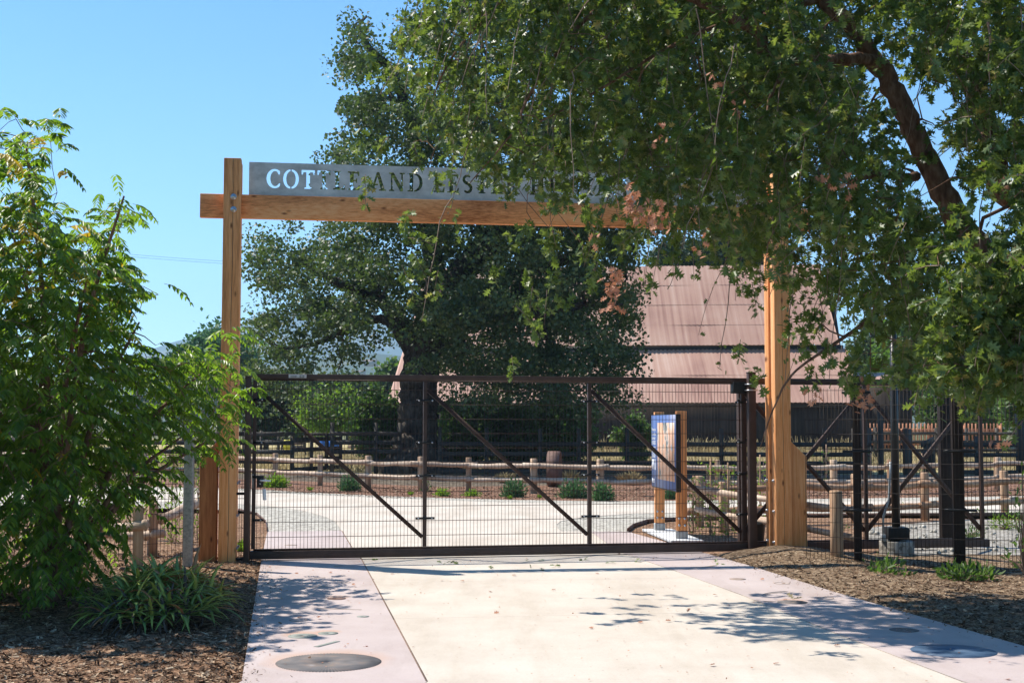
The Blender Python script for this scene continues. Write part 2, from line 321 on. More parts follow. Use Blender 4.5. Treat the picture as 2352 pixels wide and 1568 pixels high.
strip('pink_concrete_border',gp((1356,1222),(1425,1269.8),(1554,1313.7),(1706,1369.4),(1917.5,1456),(2209.6,1568))+[(4.5,5),(5.0,1)],gp((1441,1222),(1603,1267),(1722.7,1301),(1917.5,1362),(2118,1419.7),(2352,1486.7),(2640,1568))+[(7.0,5),(7.2,1)])
# expansion joint grooves and saw cuts as thin dark strips of joint filler
def seam(P,wd=.012,mat='black',name='expansion_joint',z=.0147):
    mb=MB()
    for a,b in zip(P[:-1],P[1:]): mb.bar((a[0],a[1],z),(b[0],b[1],z),wd,.004)
    return tag(B(mb,name,M[mat]),kind='structure')
noise_mat('joint',[(.3,(.14,.09,.06)),(.7,(.30,.20,.15))],30,5,.9,bs=0)
seam(gp((785,1220),(809.6,1261),(830,1285),(905,1426),(980,1568)),.016,'joint')
noise_mat('joint_light',[(.3,(.38,.31,.26)),(.7,(.46,.38,.32))],30,5,.9,bs=0)
seam(gp((1356,1222),(1425,1269.8),(1554,1313.7),(1706,1369.4),(1917.5,1456),(2209.6,1568)),.006,'joint_light')
seam([GW(-.1,-2.6,0)+np.array((.45,0,0)),GW(6.9,-2.6,0)],.004,'joint_light',z=.0106); seam([GW(.25,-5.6,0),GW(7.5,-5.6,0)],.004,'joint_light',z=.0106)
seam([GW(.6,3.2,0),GW(5.7,3.4,0)],.004,'joint_light',z=.0106)
# steel edging
def edging(P,h=.05,name='steel_edging'):
    mb=MB()
    for a,b in zip(P[:-1],P[1:]): mb.bar((a[0],a[1],h/2),(b[0],b[1],h/2),.012,h)
    return mb
tag(B(edging(gp((1441,1222),(1454,1211),(1487,1200),(1557,1195),(1700,1192),(1855,1186),(2352,1184),(2600,1183)),.07),'steel_edging',M['rust']),'low rusty steel edging curving between the gravel and the mulch beside the info sign','edging')
tag(B(edging(gp((614,1222),(610,1200),(590,1182),(547,1172)),.05),'steel_edging',M['rust']),'short rusty steel edging around the gravel corner left behind the gate','edging')
# mounded near mulch (height fields)
def hfield(name, f_left, f_right, y0, y1, nx, ny, hf, mat):
    V=[];
    for j in range(ny+1):
        y=y0+(y1-y0)*j/ny; a,b=f_left(y),f_right(y)
        for i in range(nx+1):
            x=a+(b-a)*(i/nx)**(1 if a<b else 1); V.append((x,y,hf(x,y)))
    Fc=[(j*(nx+1)+i,j*(nx+1)+i+1,(j+1)*(nx+1)+i+1,(j+1)*(nx+1)+i) for j in range(ny) for i in range(nx)]
    mb=MB(); mb.add(V,Fc); return tag(B(mb,name,M[mat],smooth=True),kind='structure')
from mathutils import noise as mn
def nz(x,y,s,a): return a*mn.noise(Vector((x*s,y*s,3.1)))
_re=gp((1603,1267),(1722.7,1301),(1917.5,1362),(2118,1419.7),(2352,1486.7),(2640,1568))
def redge(y):
    ys=[p[1] for p in _re][::-1]; xs=[p[0] for p in _re][::-1]
    return float(np.interp(y,ys,xs)) if y<=ys[-1] else xs[-1]+(y-ys[-1])*(-.16)
_le=gp((614,1222),(607,1255),(600,1290),(577.5,1429),(555,1568))
def ledge(y):
    ys=[p[1] for p in _le][::-1]; xs=[p[0] for p in _le][::-1]
    if y<ys[0]: return xs[0]+(ys[0]-y)*.14
    return float(np.interp(y,ys,xs)) if y<=ys[-1] else xs[-1]-(y-ys[-1])*.16
RCX,RCY=GW(Ux(1802,0),-.1,0)[:2]
def hr(x,y):
    e=min(1,max(0,(x-redge(y))/.35)); d=math.hypot(x-RCX,(y-RCY))
    h=.02*e+nz(x,y,1.2,.03)*e+nz(x,y,5,.018)*e+.13*math.exp(-(d/.75)**2)
    dip=max(0,min(1,(x-RCX-.7)/.8))*max(0,min(1,(y-14.5)/2.5))
    dip*=max(0,min(1,(19.35-y)/.9)); return h-.10*dip+ (0 if e>0 else -.03)
def hl(x,y):
    e=min(1,max(0,(ledge(y)-x)/.35)); return .012*e+nz(x,y,1.1,.04)*e+nz(x,y,5,.02)*e-(.03 if e<=0 else 0)+.03*max(0,min(1,(-x-5)/2))
hfield('mulch_ground',redge,lambda y:14.0,3,19.4,90,150,hr,'mulch_pale')
hfield('mulch_ground',lambda y:-16.0,ledge,3,20.5,110,150,hl,'mulch')
sheet('rubble_ground',[(5.6,19.34),(14,19.34),(16,26),(9.0,27.0),(6.6,24.8),(5.8,22)],-.004,'rubble')
# ------------------------------------------------------------------ timber gateway
def arc(cx,cy,rx,ry,a0,a1,n): return [(cx+rx*math.cos(R(a0+(a1-a0)*i/n)), cy+ry*math.sin(R(a0+(a1-a0)*i/n))) for i in range(n+1)]
SL=[(0,0),(.42,0),(.42,.07),(.33,.1),(.33,.9),(.42,.93),(.42,1),(0,1),(0,.93),(.12,.9),(.12,.1),(0,.07)]
def stroke(P,w):
    P=np.array(P,float); T=np.gradient(P,axis=0); T/=np.linalg.norm(T,axis=1)[:,None]; Nn=np.stack([-T[:,1],T[:,0]],1); w=np.array(w)[:,None]/2
    return [tuple(p) for p in P+Nn*w]+[tuple(p) for p in (P-Nn*w)[::-1]]
_sp=arc(.33,.74,.20,.20,40,270,9)+arc(.33,.27,.22,.21,88,-140,9)
_sp=_sp[:10]+_sp[11:]
GL={'I':(.42,[SL]),
'T':(.72,[[(.16,0),(.56,0),(.56,.07),(.46,.1),(.46,.88),(.62,.88),(.66,.75),(.72,.75),(.72,1),(0,1),(0,.75),(.06,.75),(.10,.88),(.26,.88),(.26,.1),(.16,.07)]]),
'L':(.66,[[(0,0),(.66,0),(.66,.28),(.6,.28),(.54,.12),(.33,.12),(.33,.9),(.44,.93),(.44,1),(0,1),(0,.93),(.12,.9),(.12,.1),(0,.07)]]),
'E':(.66,[[(0,0),(.66,0),(.66,.27),(.6,.27),(.54,.12),(.33,.12),(.33,.46),(.45,.46),(.47,.37),(.52,.37),(.52,.65),(.47,.65),(.45,.56),(.33,.56),(.33,.88),(.52,.88),(.58,.75),(.64,.75),(.64,1),(0,1),(0,.93),(.12,.9),(.12,.1),(0,.07)]]),
'H':(.92,[[(0,0),(.42,0),(.42,.07),(.32,.1),(.32,.45),(.6,.45),(.6,.1),(.5,.07),(.5,0),(.92,0),(.92,.07),(.8,.1),(.8,.9),(.92,.93),(.92,1),(.5,1),(.5,.93),(.6,.9),(.6,.56),(.32,.56),(.32,.9),(.42,.93),(.42,1),(0,1),(0,.93),(.12,.9),(.12,.1),(0,.07)]]),
'N':(.88,[[(0,0),(.3,0),(.3,.07),(.2,.1),(.2,.72),(.62,0),(.78,0),(.78,.9),(.88,.93),(.88,1),(.58,1),(.58,.93),(.68,.9),(.68,.3),(.26,1),(0,1),(0,.93),(.1,.9),(.1,.1),(0,.07)]]),
'A':(.92,[[(0,0),(.28,0),(.28,.07),(.2,.1),(.26,.28),(.48,.28),(.46,.38),(.3,.38),(.42,.74),(.6,.1),(.5,.07),(.5,0),(.92,0),(.92,.07),(.82,.1),(.52,1),(.38,1),(.1,.1),(0,.07)]]),
'O':(.86,[arc(.41,.5,.41,.51,92,268,14)+arc(.41,.5,.24,.41,266,94,14), arc(.45,.5,.41,.51,88,-88,14)+arc(.45,.5,.24,.41,-86,86,14)]),
'C':(.76,[arc(.45,.5,.45,.51,52,300,18)+[(.72,.10),(.76,.24),(.70,.26)]+arc(.47,.5,.26,.40,298,62,16)+[(.66,.72),(.73,.72),(.73,.93)]]),
'D':(.86,[[(0,0),(.33,0),(.33,1),(0,1),(0,.93),(.12,.9),(.12,.1),(0,.07)], arc(.38,.5,.48,.5,90,-90,14)+arc(.38,.5,.29,.40,-90,90,14)]),
'R':(.84,[[(0,0),(.42,0),(.42,.07),(.33,.1),(.33,1),(0,1),(0,.93),(.12,.9),(.12,.1),(0,.07)], arc(.38,.74,.34,.26,90,-90,10)+arc(.38,.74,.16,.17,-90,90,10),[(.38,.44),(.54,.44),(.74,.09),(.84,.07),(.84,0),(.60,0)]]),
'S':(.66,[stroke(_sp,[.10,.12,.13,.14,.15,.16,.17,.18,.19,.19,.19,.19,.18,.17,.16,.15,.14,.13,.10])])}
def text_polys(s, x0, x1, z0, h, skew=0):
    adv=0; out=[]; tr=.15
    for ch in s:
        if ch==' ': adv+=.42; continue
        wd,ps=GL[ch]
        for p in ps: out.append([(adv+x,y) for x,y in p])
        adv+=wd+tr
    k=(x1-x0)/(adv-tr); return [[(x0+x*k, z0(x0+x*k)+y*h) for x,y in p] for p in out]
u_l0,u_l1=Ux(500.4,0,1290),Ux(540.5,0,1290); PW=.235; u_l0=-PW/2; u_l1=PW/2
UR=Ux(1801.5,0,1200); u_r0,u_r1=UR-PW/2,UR+PW/2
ZT=Zy(363,540,0); D1,D2,D3=.175,.285,.46
zb0=Zy(500.6,557,D1); zb1=Zy(446.6,557,D1)
ub0,ub1=Ux(459,D1,480),Ux(1858,D1,510)
arch=thing('timber_gateway','tall orange timber gateway with doubled posts spanning the concrete drive','gateway',tuple(GW(0,.2,0)))
def gbox(u0,u1,n0,n1,z0,z1): return MB().box(u0,u1,n0,n1,z0,z1,M=(GM[0],GM[1]))
for side,(a,b) in enumerate(((u_l0,u_l1),(u_r0,u_r1))):
    ztop=ZT if side==0 else Zy(398,1797,0)
    p=B(gbox(a,b,0,D1,-.15,ztop),'post',M['fir'],arch,bevel=.006)
    q=B(gbox(a+.005,b-.005,D2,D3,-.15,ztop-.01),'post',M['fir'],arch,bevel=.006)
    B(gbox(a+.035,b-.035,D1-.002,D2+.002,-.15,zb0-.005),'spacer_block',M['fir_red_shade'],arch)
    # angled buttress plank on the outer side
    sgn=-1 if side==0 else 1
    e0=(a-.035) if side==0 else (b+.035); e1=e0+sgn*.235
    zt0=Zy(1013,1819,.1); zt1=Zy(1048,1855,.1)
    mb=MB(); mb.prism([(e0,-.15),(e1,-.15),(e1,zt1),(e0,zt0)],.11,.35,M=GM)
    B(mb,'buttress_post',M['fir_red_shade'] if side==0 else M['fir'],arch,bevel=.005)  # left one in deeper red fir, shrub shade put into its colour
    mb=MB(); mb.box(min(a,b) if side==0 else b, a if side==0 else b+.0, .2,.25,0,1); 
    # drying crack down the front face
    mb=MB(); zz=np.linspace(.02,ztop-.01,40); cu=(a+b)/2+ (.012 if side==0 else .0); prev=None
    for z in zz:
        u=cu+.012*mn.noise(Vector((z*.8,side*3.,0)))+.006*mn.noise(Vector((z*4,side,1)))
        if prev is not None: mb.bar(GW(prev[0],-.0005,prev[1]),GW(u,-.0005,z),.006 if side==0 else .004,.002,up=NV)
        prev=(u,z)
    B(mb,'drying_crack',M['black'],arch)
    # bolts
    def bolt(p,d,r=.033,t=.012):
        m=MB(); m.cyl(p,np.array(p)+np.array(d)*t,r,18); m.cyl(np.array(p)+np.array(d)*t,np.array(p)+np.array(d)*(t+.02),.017,6); B(m,'bolt',M['zinc'],arch)
    if side==0:
        for yy in (452,481): u,z=UZ(536.5,yy,0); bolt(GW(u,0,z),-NV,.042)
    else:
        for yy in (452,481): u,z=UZ(1797,yy+30,0); bolt(GW(u,0,z),-NV,.042)
    fu=b if side==0 else a; fd=UV if side==0 else -UV
    for yy in (1103,1173,1243):
        for nn in (D1*.5,(D2+D3)/2):
            z=Zy(yy,1770,.2); bolt(GW(fu,nn,z),fd,.022,.01)
beam=B(gbox(ub0,ub1,D1+.002,D2-.002,zb0,zb1),'beam',M['fir_h'],arch,bevel=.005)
u0,zp0=UZ(572.5,372,D1+.05); u1=Ux(1752,D1+.05,420); zpt=Zy(372,572.5,D1+.05)
cu=bpy.data.curves.new('sign_plate','CURVE'); cu.dimensions='2D'; cu.fill_mode='BOTH'; cu.extrude=.005
def spl(P):
    s=cu.splines.new('POLY'); s.points.add(len(P)-1)
    for q,(x,y) in zip(s.points,P): q.co=(x,y,0,1)
    s.use_cyclic_u=True
spl([(u0,zb1+.001),(u1,zb1+.001),(u1,zpt),(u0,zpt)])
ut0,zt_=UZ(611,432,D1+.05); ut0=Ux(612,D1+.05,410); ut1=Ux(1690,D1+.05,440); zt0=Zy(431.5,612,D1+.05)
hT=Zy(388,612,D1+.05)-zt0
for p in text_polys('COTTLE AND LESTER HISTORIC RANCH',ut0,ut1,lambda x:zt0,hT): spl(p)
tmp=bpy.data.objects.new('sign_plate',cu); COL.objects.link(tmp)
dg=bpy.context.evaluated_depsgraph_get(); me=bpy.data.meshes.new_from_object(tmp.evaluated_get(dg)); bpy.data.objects.remove(tmp)
V=np.empty(len(me.vertices)*3); me.vertices.foreach_get('co',V); V=V.reshape(-1,3)
V=OG+V[:,0:1]*UV+(V[:,2:3]+(D1+D2)/2)*NV+V[:,1:2]*np.array([0,0,1.])
me.vertices.foreach_set('co',V.ravel()); me.update(); me.materials.clear()
tag(put('sign_plate',me,M['plate'],arch),'grey steel sign plate with cut-out capital letters')
# ------------------------------------------------------------------ sliding gate
GN=.56
_keep=(OG,UV,NV,GM); _r=R(2.9)
OG=OG-NV*.44; UV,NV=UV*math.cos(_r)+NV*math.sin(_r),NV*math.cos(_r)-UV*math.sin(_r); GM=(np.stack([UV,NV,np.array([0,0,1.])],axis=1),OG)
gate=thing('sliding_gate','dark brown steel sliding mesh gate closed across the drive','gate',tuple(GW(.4,GN,0)))
S=M['steel']
def gbar(u0,z0,u1,z1,w,d=.05,n=GN,name='brace',mat=None,bev=0):
    mb=MB(); mb.bar(GW(u0,n,z0),GW(u1,n,z1),w,d,up=NV) if False else mb.bar(GW(u0,n,z0),GW(u1,n,z1),d,w,up=(0,0,1) if abs(z1-z0)<abs(u1-u0) else UV)
    return B(mb,name,mat or S,gate,bevel=bev)
gu0=Ux(580,GN,1000); gzt=Zy(858.7,640,GN); gzb=Zy(1284,640,GN)+.0; gzb=.03
gtail=Ux(2251,GN,868); gtb=Ux(2270,GN,1255)
gbox_=lambda u0,u1,z0,z1,hd=.03,n=GN: MB().box(u0,u1,n-hd,n+hd,z0,z1,M=GM)
B(gbox_(gu0,gtail,gzt-.072,gzt),'top_rail',S,gate,bevel=.004)
B(gbox_(gu0+.05,gtail,gzt-.092,gzt-.073,.022),'top_channel',S,gate)
B(gbox_(gu0-.02,gtb,gzb,gzb+.112,.05),'bottom_rail',S,gate,bevel=.004)
B(gbox_(gu0+.03,gtail,gzb+.1125,gzb+.14,.022),'bottom_channel',S,gate)
us=[gu0+.027,Ux(976,GN,1050),Ux(1354,GN,1050),Ux(1706,GN,1050),Ux(1987.5,GN,1050),Ux(2253,GN,1050)]
for u in us: B(gbox_(u-.027,u+.027,gzb+.141,gzt-.093,.025),'upright',S,gate,bevel=.003)
zt1,zb1_=gzt-.20,gzb+.27
for a,b in zip(us[:3],us[1:4]): gbar(a+.03,zt1,b-.03,zb1_,.055,.035,n=GN+.02,name='diagonal_brace')
um=Ux(1738,GN,910)
gbar(us[3]+.03,zt1,us[4]-.03,zb1_,.065,.03,n=GN+.01,name='diagonal_brace'); gbar(us[3]+.03,zb1_,us[4]-.03,zt1,.065,.03,n=GN+.045,name='diagonal_brace')
gbar(us[4]+.03,zt1,us[5]-.03,zb1_,.065,.03,n=GN+.01,name='diagonal_brace'); gbar(us[4]+.03,zb1_,us[5]-.03,zt1,.065,.03,n=GN+.045,name='diagonal_brace')
for k in range(3):
    a,b=us[k]+.045,us[k+1]-.045; mb=MB(); n0=GN-.035
    nw=int(round((b-a)/.05)); 
    for i in range(nw+1):
        u=a+(b-a)*i/nw; mb.bar(GW(u,n0,gzb+.10),GW(u,n0,gzt-.075),.0055,.0055)
    z=gzb+.30
    while z<gzt-.1: mb.bar(GW(a-.02,n0-.006,z),GW(b+.02,n0-.006,z),.0075,.0075); z+=.2035
    B(mb,'mesh_panel',S,gate)
for k,u in enumerate(us[:4]):
    for y in (920,1016,1092,1189):
        z=Zy(y,976,GN); s0=-.135 if k in (1,2) else (-.02 if k==0 else -.13); s1=.135 if k in (0,1,2) else .02
        mb=MB(); mb.box(u+s0,u+s1,GN-.052,GN-.040,z-.017,z+.017,M=GM); c=B(mb,'clip',M['black'],gate)
        for s in ([s0+.04] if s0<-.1 else [])+([s1-.04] if s1>.1 else []): p=GW(u+s,GN-.052,z); B(MB().cyl(p,p-NV*.008,.012,10),'screw',M['zinc'],c)
# lock
lu0,lz0=UZ(589.5,1119,GN-.06); lu1,lz1=UZ(606,1093,GN-.06)
lock=B(MB().prism([(lu0,lz0),(lu1-.02,lz0),(lu1,lz0+.02),(lu1,lz1-.02),(lu1-.02,lz1),(lu0,lz1)],GN-.075,GN-.03,M=GM),'lock_case',M['black'],gate,bevel=.003)
hz=Zy(1103,600,GN-.1); mb=MB(); mb.tube([GW(lu0+.05,GN-.08,hz),GW(lu0+.05,GN-.115,hz),GW(lu0+.08,GN-.125,hz),GW(lu0+.19,GN-.125,hz-.004)],[.012,.013,.013,.011],10)
B(mb,'handle',M['white'],lock,smooth=True)
p=GW(lu0+.045,GN-.076,lz0+.05); B(MB().cyl(p,p-NV*.008,.011,12),'keyhole',M['zinc'],lock)
mb=MB(); mb.box(lu0-.065,lu0-.045,GN-.04,GN+.03,lz0-.01,lz1+.03,M=GM); B(mb,'strike_plate',M['galv'],gate)
tu0,tz0=UZ(602,1148,GN-.06); tu1,tz1=UZ(610.5,1122,GN-.06)
mb=MB(); seg=6; V=[];
for i in range(seg+1):
    z=tz1+(tz0-tz1)*i/seg; n=GN-.062-.02*math.sin(i/seg*2.4); V+= [GW(tu0+.01*i/seg,n,z),GW(tu1+.012*i/seg,n,z),GW(tu1+.012*i/seg,n+.001,z),GW(tu0+.01*i/seg,n+.001,z)]
Fc=[]
for i in range(seg):
    b=4*i; Fc+=[(b,b+1,b+5,b+4),(b+2,b+3,b+7,b+6),(b+1,b+2,b+6,b+5),(b+3,b,b+4,b+7)]
mb.add(V,Fc); tag(B(mb,'paper_tag',M['white']),'small curling white paper tag hanging from the gate clip under the lock','tag')
# maker's label
la0,lz0=UZ(663,867.6,GN-.032); la1,lz1=UZ(704,859.8,GN-.032)
noise_mat('label_grey',[(.3,(.50,.50,.50)),(.7,(.58,.58,.58))],20,3,.5,bs=0)
lab=B(MB().box(la0,la1,GN-.0345,GN-.0305,lz0,lz1,M=GM),'maker_label',M['label_grey'],gate,bevel=.001)
def text_mesh(s, size, ox, oz, n, mat, name, parent, M3=None, sx=1.0, align='LEFT'):
    c=bpy.data.curves.new(name,'FONT'); c.body=s; c.size=size; c.extrude=.0008; c.align_x=align; c.resolution_u=2
    o=bpy.data.objects.new(name,c); COL.objects.link(o); dg=bpy.context.evaluated_depsgraph_get()
    me=bpy.data.meshes.new_from_object(o.evaluated_get(dg)); bpy.data.objects.remove(o)
    V=np.empty(len(me.vertices)*3); me.vertices.foreach_get('co',V); V=V.reshape(-1,3)
    f=M3 or (lambda a,b,cn: OG+a[:,None]*UV+(cn[:,None])*NV+b[:,None]*np.array([0,0,1.]))
    V=f(ox+V[:,0]*sx, oz+V[:,1], n-V[:,2]); me.vertices.foreach_set('co',V.ravel()); me.update(); me.materials.clear()
    return put(name,me,M[mat],parent)
lw,lh=la1-la0,lz1-lz0
text_mesh('omega',lh*.66,la0+lw*.10,lz0+lh*.36,GN-.0355,'black','lettering',lab,sx=1.05)
mb=MB()
for c,r0,r1 in ((.66,200,340),(.80,20,160)):
    pass
ce=(la0+lw*.74, lz0+lh*.5)
for a0,a1 in ((130,230),(-50,50)):
    pts=[GW(ce[0]+lw*.13*math.cos(R(a)),GN-.0352,ce[1]+lh*.36*math.sin(R(a))) for a in np.linspace(a0,a1,9)]
    for p,q in zip(pts[:-1],pts[1:]): mb.bar(p,q,.0015,.005,up=(0,0,1))
for du in (-.015,.015): mb.bar(GW(ce[0]+du,GN-.0352,ce[1]-lh*.28),GW(ce[0]+du,GN-.0352,ce[1]+lh*.28),.005,.0015,up=NV)
for dz in (-.28,.28): mb.bar(GW(ce[0]-.03,GN-.0352,ce[1]+dz*lh),GW(ce[0]+.03,GN-.0352,ce[1]+dz*lh),.0015,.004)
for dz,a,b in ((.24,.1,.42),(.1,.12,.9)): mb.bar(GW(la0+lw*a,GN-.0352,lz0+dz*lh),GW(la0+lw*b,GN-.0352,lz0+dz*lh),.0015,.0025)
B(mb,'emblem',M['black'],lab)
# latch post and roller posts
def spost(name,label,x0,x1,n,ytop,dn=.09,cat='post',group=None,zb=-.2,cap=True):
    xm=(x0+x1)/2; u0,u1=Ux(x0,n,1150),Ux(x1,n,1150); zt=Zy(ytop,xm,n)
    t=thing(name,label,cat,tuple(GW((u0+u1)/2,n+dn/2,0)),group)
    B(MB().box(u0,u1,n,n+dn,zb,zt,M=GM),'post_tube',S,t,bevel=.005)
    if cap: B(MB().box(u0-.006,u1+.006,n-.006,n+dn+.006,zt+.001,zt+.02,M=GM),'post_cap',S,t,bevel=.006)
    return t,u0,u1,zt
lp,u0,u1,zt=spost('latch_post','square brown steel latch post between the left timber posts and the gate',560,573.5,.40,866)
B(MB().box(u1+.001,u1+.014,.42,.46,-.1,zt-.1,M=GM),'stop_strip',S,lp)
for y in (1133,1283): z=Zy(y,556,.45); B(MB().box(u0-.12,u0+.0,.44,.47,z-.018,z+.018,M=GM),'clip',M['black'],lp)
r1,u0,u1,zt=spost('roller_post','front steel roller post just left of the right timber posts',1722,1739,.36,857)
z0=Zy(903,1720,.4); z1=Zy(877,1720,.4); ua=Ux(1692,.34,890)
B(MB().box(ua,u1+.02,.47,.60,z0,z1,M=GM),'roller_bracket',M['black'],r1,bevel=.004)
for z in (z0+.045,z1-.035):
    mb=MB(); mb.tube([GW(u0-.015,.50,z),GW(u0-.015,.345,z),GW(u0+.01,.335,z),GW(u1-.01,.335,z),GW(u1+.015,.345,z),GW(u1+.015,.5,z)],.009,8); B(mb,'u_bolt',M['zinc'],r1,smooth=True)
z=Zy(1271,1730,.36); mb=MB(); mb.tube([GW(u0-.015,.50,z+.02),GW(u0-.015,.35,z+.015),GW(u0+.05,.34,z),GW(u1+.05,.34,z),GW(u1+.07,.38,z)],.011,8); B(mb,'u_bolt',M['zinc'],r1,smooth=True)
r2,v0,v1,zt2=spost('roller_post','rear steel roller post with clamp bands directly behind the gate right of the info sign',1698,1716.5,.66,901)
for y in (918,1010,1086,1180):
    z=Zy(y,1706,.66); B(MB().box(v0-.012,v1+.012,.648,.665,z-.02,z+.02,M=GM),'clip',M['black'],r2)
OG,UV,NV,GM=_keep
# ------------------------------------------------------------------ right mesh fence
A_=AT(1853,1300,18.55); B_=AT(2352,1300,17.95); A_[2]=B_[2]=0; FD=(B_-A_); FL=np.linalg.norm(FD); FD/=FL; FN=np.array([-FD[1],FD[0],0])
def FW(s,n,z): return A_+FD*s+FN*n+np.array([0,0,z])
def FSZ(x,y,n=0):
    d=ray(x,y); c=np.array([0,0,CH])-A_; t=(n-c@FN)/(d@FN); p=np.array([0,0,CH])+d*t; return ((p-A_)@FD,p[2])
FM=(np.stack([FD,FN,np.array([0,0,1.])],axis=1),A_)
fzt=FSZ(2000,896)[1]; fzb=FSZ(2000,1303)[1]
fence=thing('mesh_fence','tall dark welded wire mesh fence right of the timber gateway','fence',tuple(FW(0,0,0)))
mb=MB(); s=0.0
while s<6.5: mb.bar(FW(s,0,fzb-.01),FW(s,0,fzt+.03),.0055,.0055); s+=.0508
z=fzb
while z<fzt+.01: mb.bar(FW(0,-.006,z),FW(6.5,-.006,z),.0075,.0075); z+=(fzt-fzb)/12
B(mb,'mesh_panel',M['shaded_steel'],fence)
for x0,x1,yt in ((1959.7,1978,862),):
    s0,s1=FSZ(x0,1100,.03)[0],FSZ(x1,1100,.03)[0]; zt=FSZ((x0+x1)/2,yt)[1]
    p=B(MB().box(s0,s1,.03,.12,fzb-.25,zt,M=FM),'fence_post',M['shaded_steel'],fence,bevel=.004)
    for y in (901,1036,1171,1299):
        z=FSZ(x0,y)[1]; B(MB().box(s0-.14,s1+.14,-.014,.028,z-.017,z+.017,M=FM),'clip',M['black'],p)
p=B(MB().box(6.4,6.5,.03,.12,fzb-.25,fzt+.1,M=FM),'fence_post',M['shaded_steel'],fence,bevel=.004)
# pair of roller posts by the gate's tail
s0,s1=FSZ(2189,1100,.03)[0],FSZ(2215,1100,.03)[0]; zt=FSZ(2200,874)[1]
rp=thing('roller_post','thick steel post coloured near-black for oak shade, carrying the roller bracket at the gate tail','post',tuple(FW((s0+s1)/2,.1,0)))
B(MB().box(s0,s1,.03,.16,fzb-.25,zt,M=FM),'post_tube',M['shaded_steel'],rp,bevel=.006)
B(MB().box(s0-.008,s1+.008,.022,.168,zt+.001,zt+.025,M=FM),'post_cap',M['shaded_steel'],rp,bevel=.008)
z0,z1=FSZ(2180,904)[1],FSZ(2180,878)[1]; sa=FSZ(2157,890)[0]
B(MB().box(sa,s1+.02,.165,.30,z0,z1,M=FM),'roller_bracket',M['black'],rp,bevel=.004)
for z in (z0+.06,z1-.02):
    mb=MB(); mb.tube([FW(s0-.012,.2,z),FW(s0-.012,.022,z),FW(s0+.01,.012,z),FW(s1-.01,.012,z),FW(s1+.012,.022,z),FW(s1+.012,.2,z)],.008,8); B(mb,'u_bolt',M['zinc'],rp,smooth=True)
for y in (1036,1171,1299):
    z=FSZ(2200,y)[1]; B(MB().box(s0-.12,s1+.15,-.014,.028,z-.017,z+.017,M=FM),'clip',M['black'],rp)
a0,a1=Ux(2162,1.25,1100),Ux(2188,1.25,1100); zt=Zy(903,2175,1.25)
rq=thing('roller_post','brown steel roller post standing behind the thick post at the gate tail','post',tuple(GW((a0+a1)/2,1.3,0)))
B(MB().box(a0,a1,1.25,1.36,-.2,zt,M=GM),'post_tube',M['shaded_steel'],rq,bevel=.005)
# left mesh fence
LA=AT(499,1290,18.55); LB=AT(-250,1290,16.6); LA[2]=LB[2]=0; LD=LB-LA; LL=np.linalg.norm(LD); LD/=LL; LN=np.array([LD[1],-LD[0],0]); LN*= (1 if LN[1]>0 else -1)
lf=thing('mesh_fence','tall dark welded wire mesh fence left of the gateway behind the leafy shrub','fence',tuple(LA))
mb=MB(); s=0
def LW(s,n,z): return LA+LD*s+LN*n+np.array([0,0,z])
lz0=.04
while s<LL: mb.bar(LW(s,.1,lz0),LW(s,.1,2.42),.0055,.0055); s+=.0508
for i in range(12): mb.bar(LW(0,.1,lz0+.02+.2*i),LW(LL,.1,lz0+.02+.2*i),.0075,.0075)
B(mb,'mesh_panel',S,lf)
mb=MB()
for x_ in (549.5,555): q=AT(x_,1200,18.45); mb.bar((q[0],q[1],.03),(q[0],q[1],2.42),.0055,.0055)
for i in range(12): a=AT(546,1200,18.46); c=AT(560,1200,18.46); mb.bar((a[0],a[1],.06+.2*i),(c[0],c[1],.06+.2*i),.0075,.0075)
B(mb,'mesh_panel',S,lf)
s=LL*.99; B(MB().bar(LW(s,.15,-.2),LW(s,.15,2.5),.09,.09),'fence_post',S,lf)
g=AT(431.5,1270,17.55); 
gpst=thing('galvanized_post','weathered grey galvanized square post left of the timber posts','post',(g[0],g[1],0))
B(MB().box(g[0]-.055,g[0]+.055,g[1]-.055,g[1]+.055,-.2,2.5),'post_tube',M['galv'],gpst,bevel=.006)
# ------------------------------------------------------------------ split rail fences
def rough_rail(p,q,r,seed,k=5):
    p=np.array(p,float); q=np.array(q,float); n=9; P=[]; rad=[]
    for i in range(n):
        t=i/(n-1); P.append(p+(q-p)*t+np.array([0,0,.03*mn.noise(Vector((seed,t*2.2,0)))-.02*math.sin(t*math.pi)*(seed%2)])); rad.append(r*(1+.28*mn.noise(Vector((seed,t*3,5)))))
    mb=MB(); mb.tube(P,rad,k,noise=.18); return mb
def split_post(x,y,h,w=.15,z0=-.1,seed=0):
    mb=MB(); a=seed*1.3; c,s=math.cos(a*.3),math.sin(a*.3); j=.012
    pts=[(-w/2,-w/2*.8),(w/2,-w/2),(w/2*.9,w/2*.8),(-w/2*.8,w/2)]
    V=[];
    for z in (z0,h*.5,h-.015,h):
        for px,py in pts:
            k=(.9 if z==h else 1)+.04*mn.noise(Vector((seed,z*2,px*9)))
            V.append((x+(px*c-py*s)*k+.01*mn.noise(Vector((z*3,seed,1))),y+(px*s+py*c)*k,z))
    Fc=[(3,2,1,0),(12,13,14,15)]+[(i*4+j2,i*4+(j2+1)%4,i*4+4+(j2+1)%4,i*4+4+j2) for i in range(3) for j2 in range(4)]
    mb.add(V,Fc); return mb
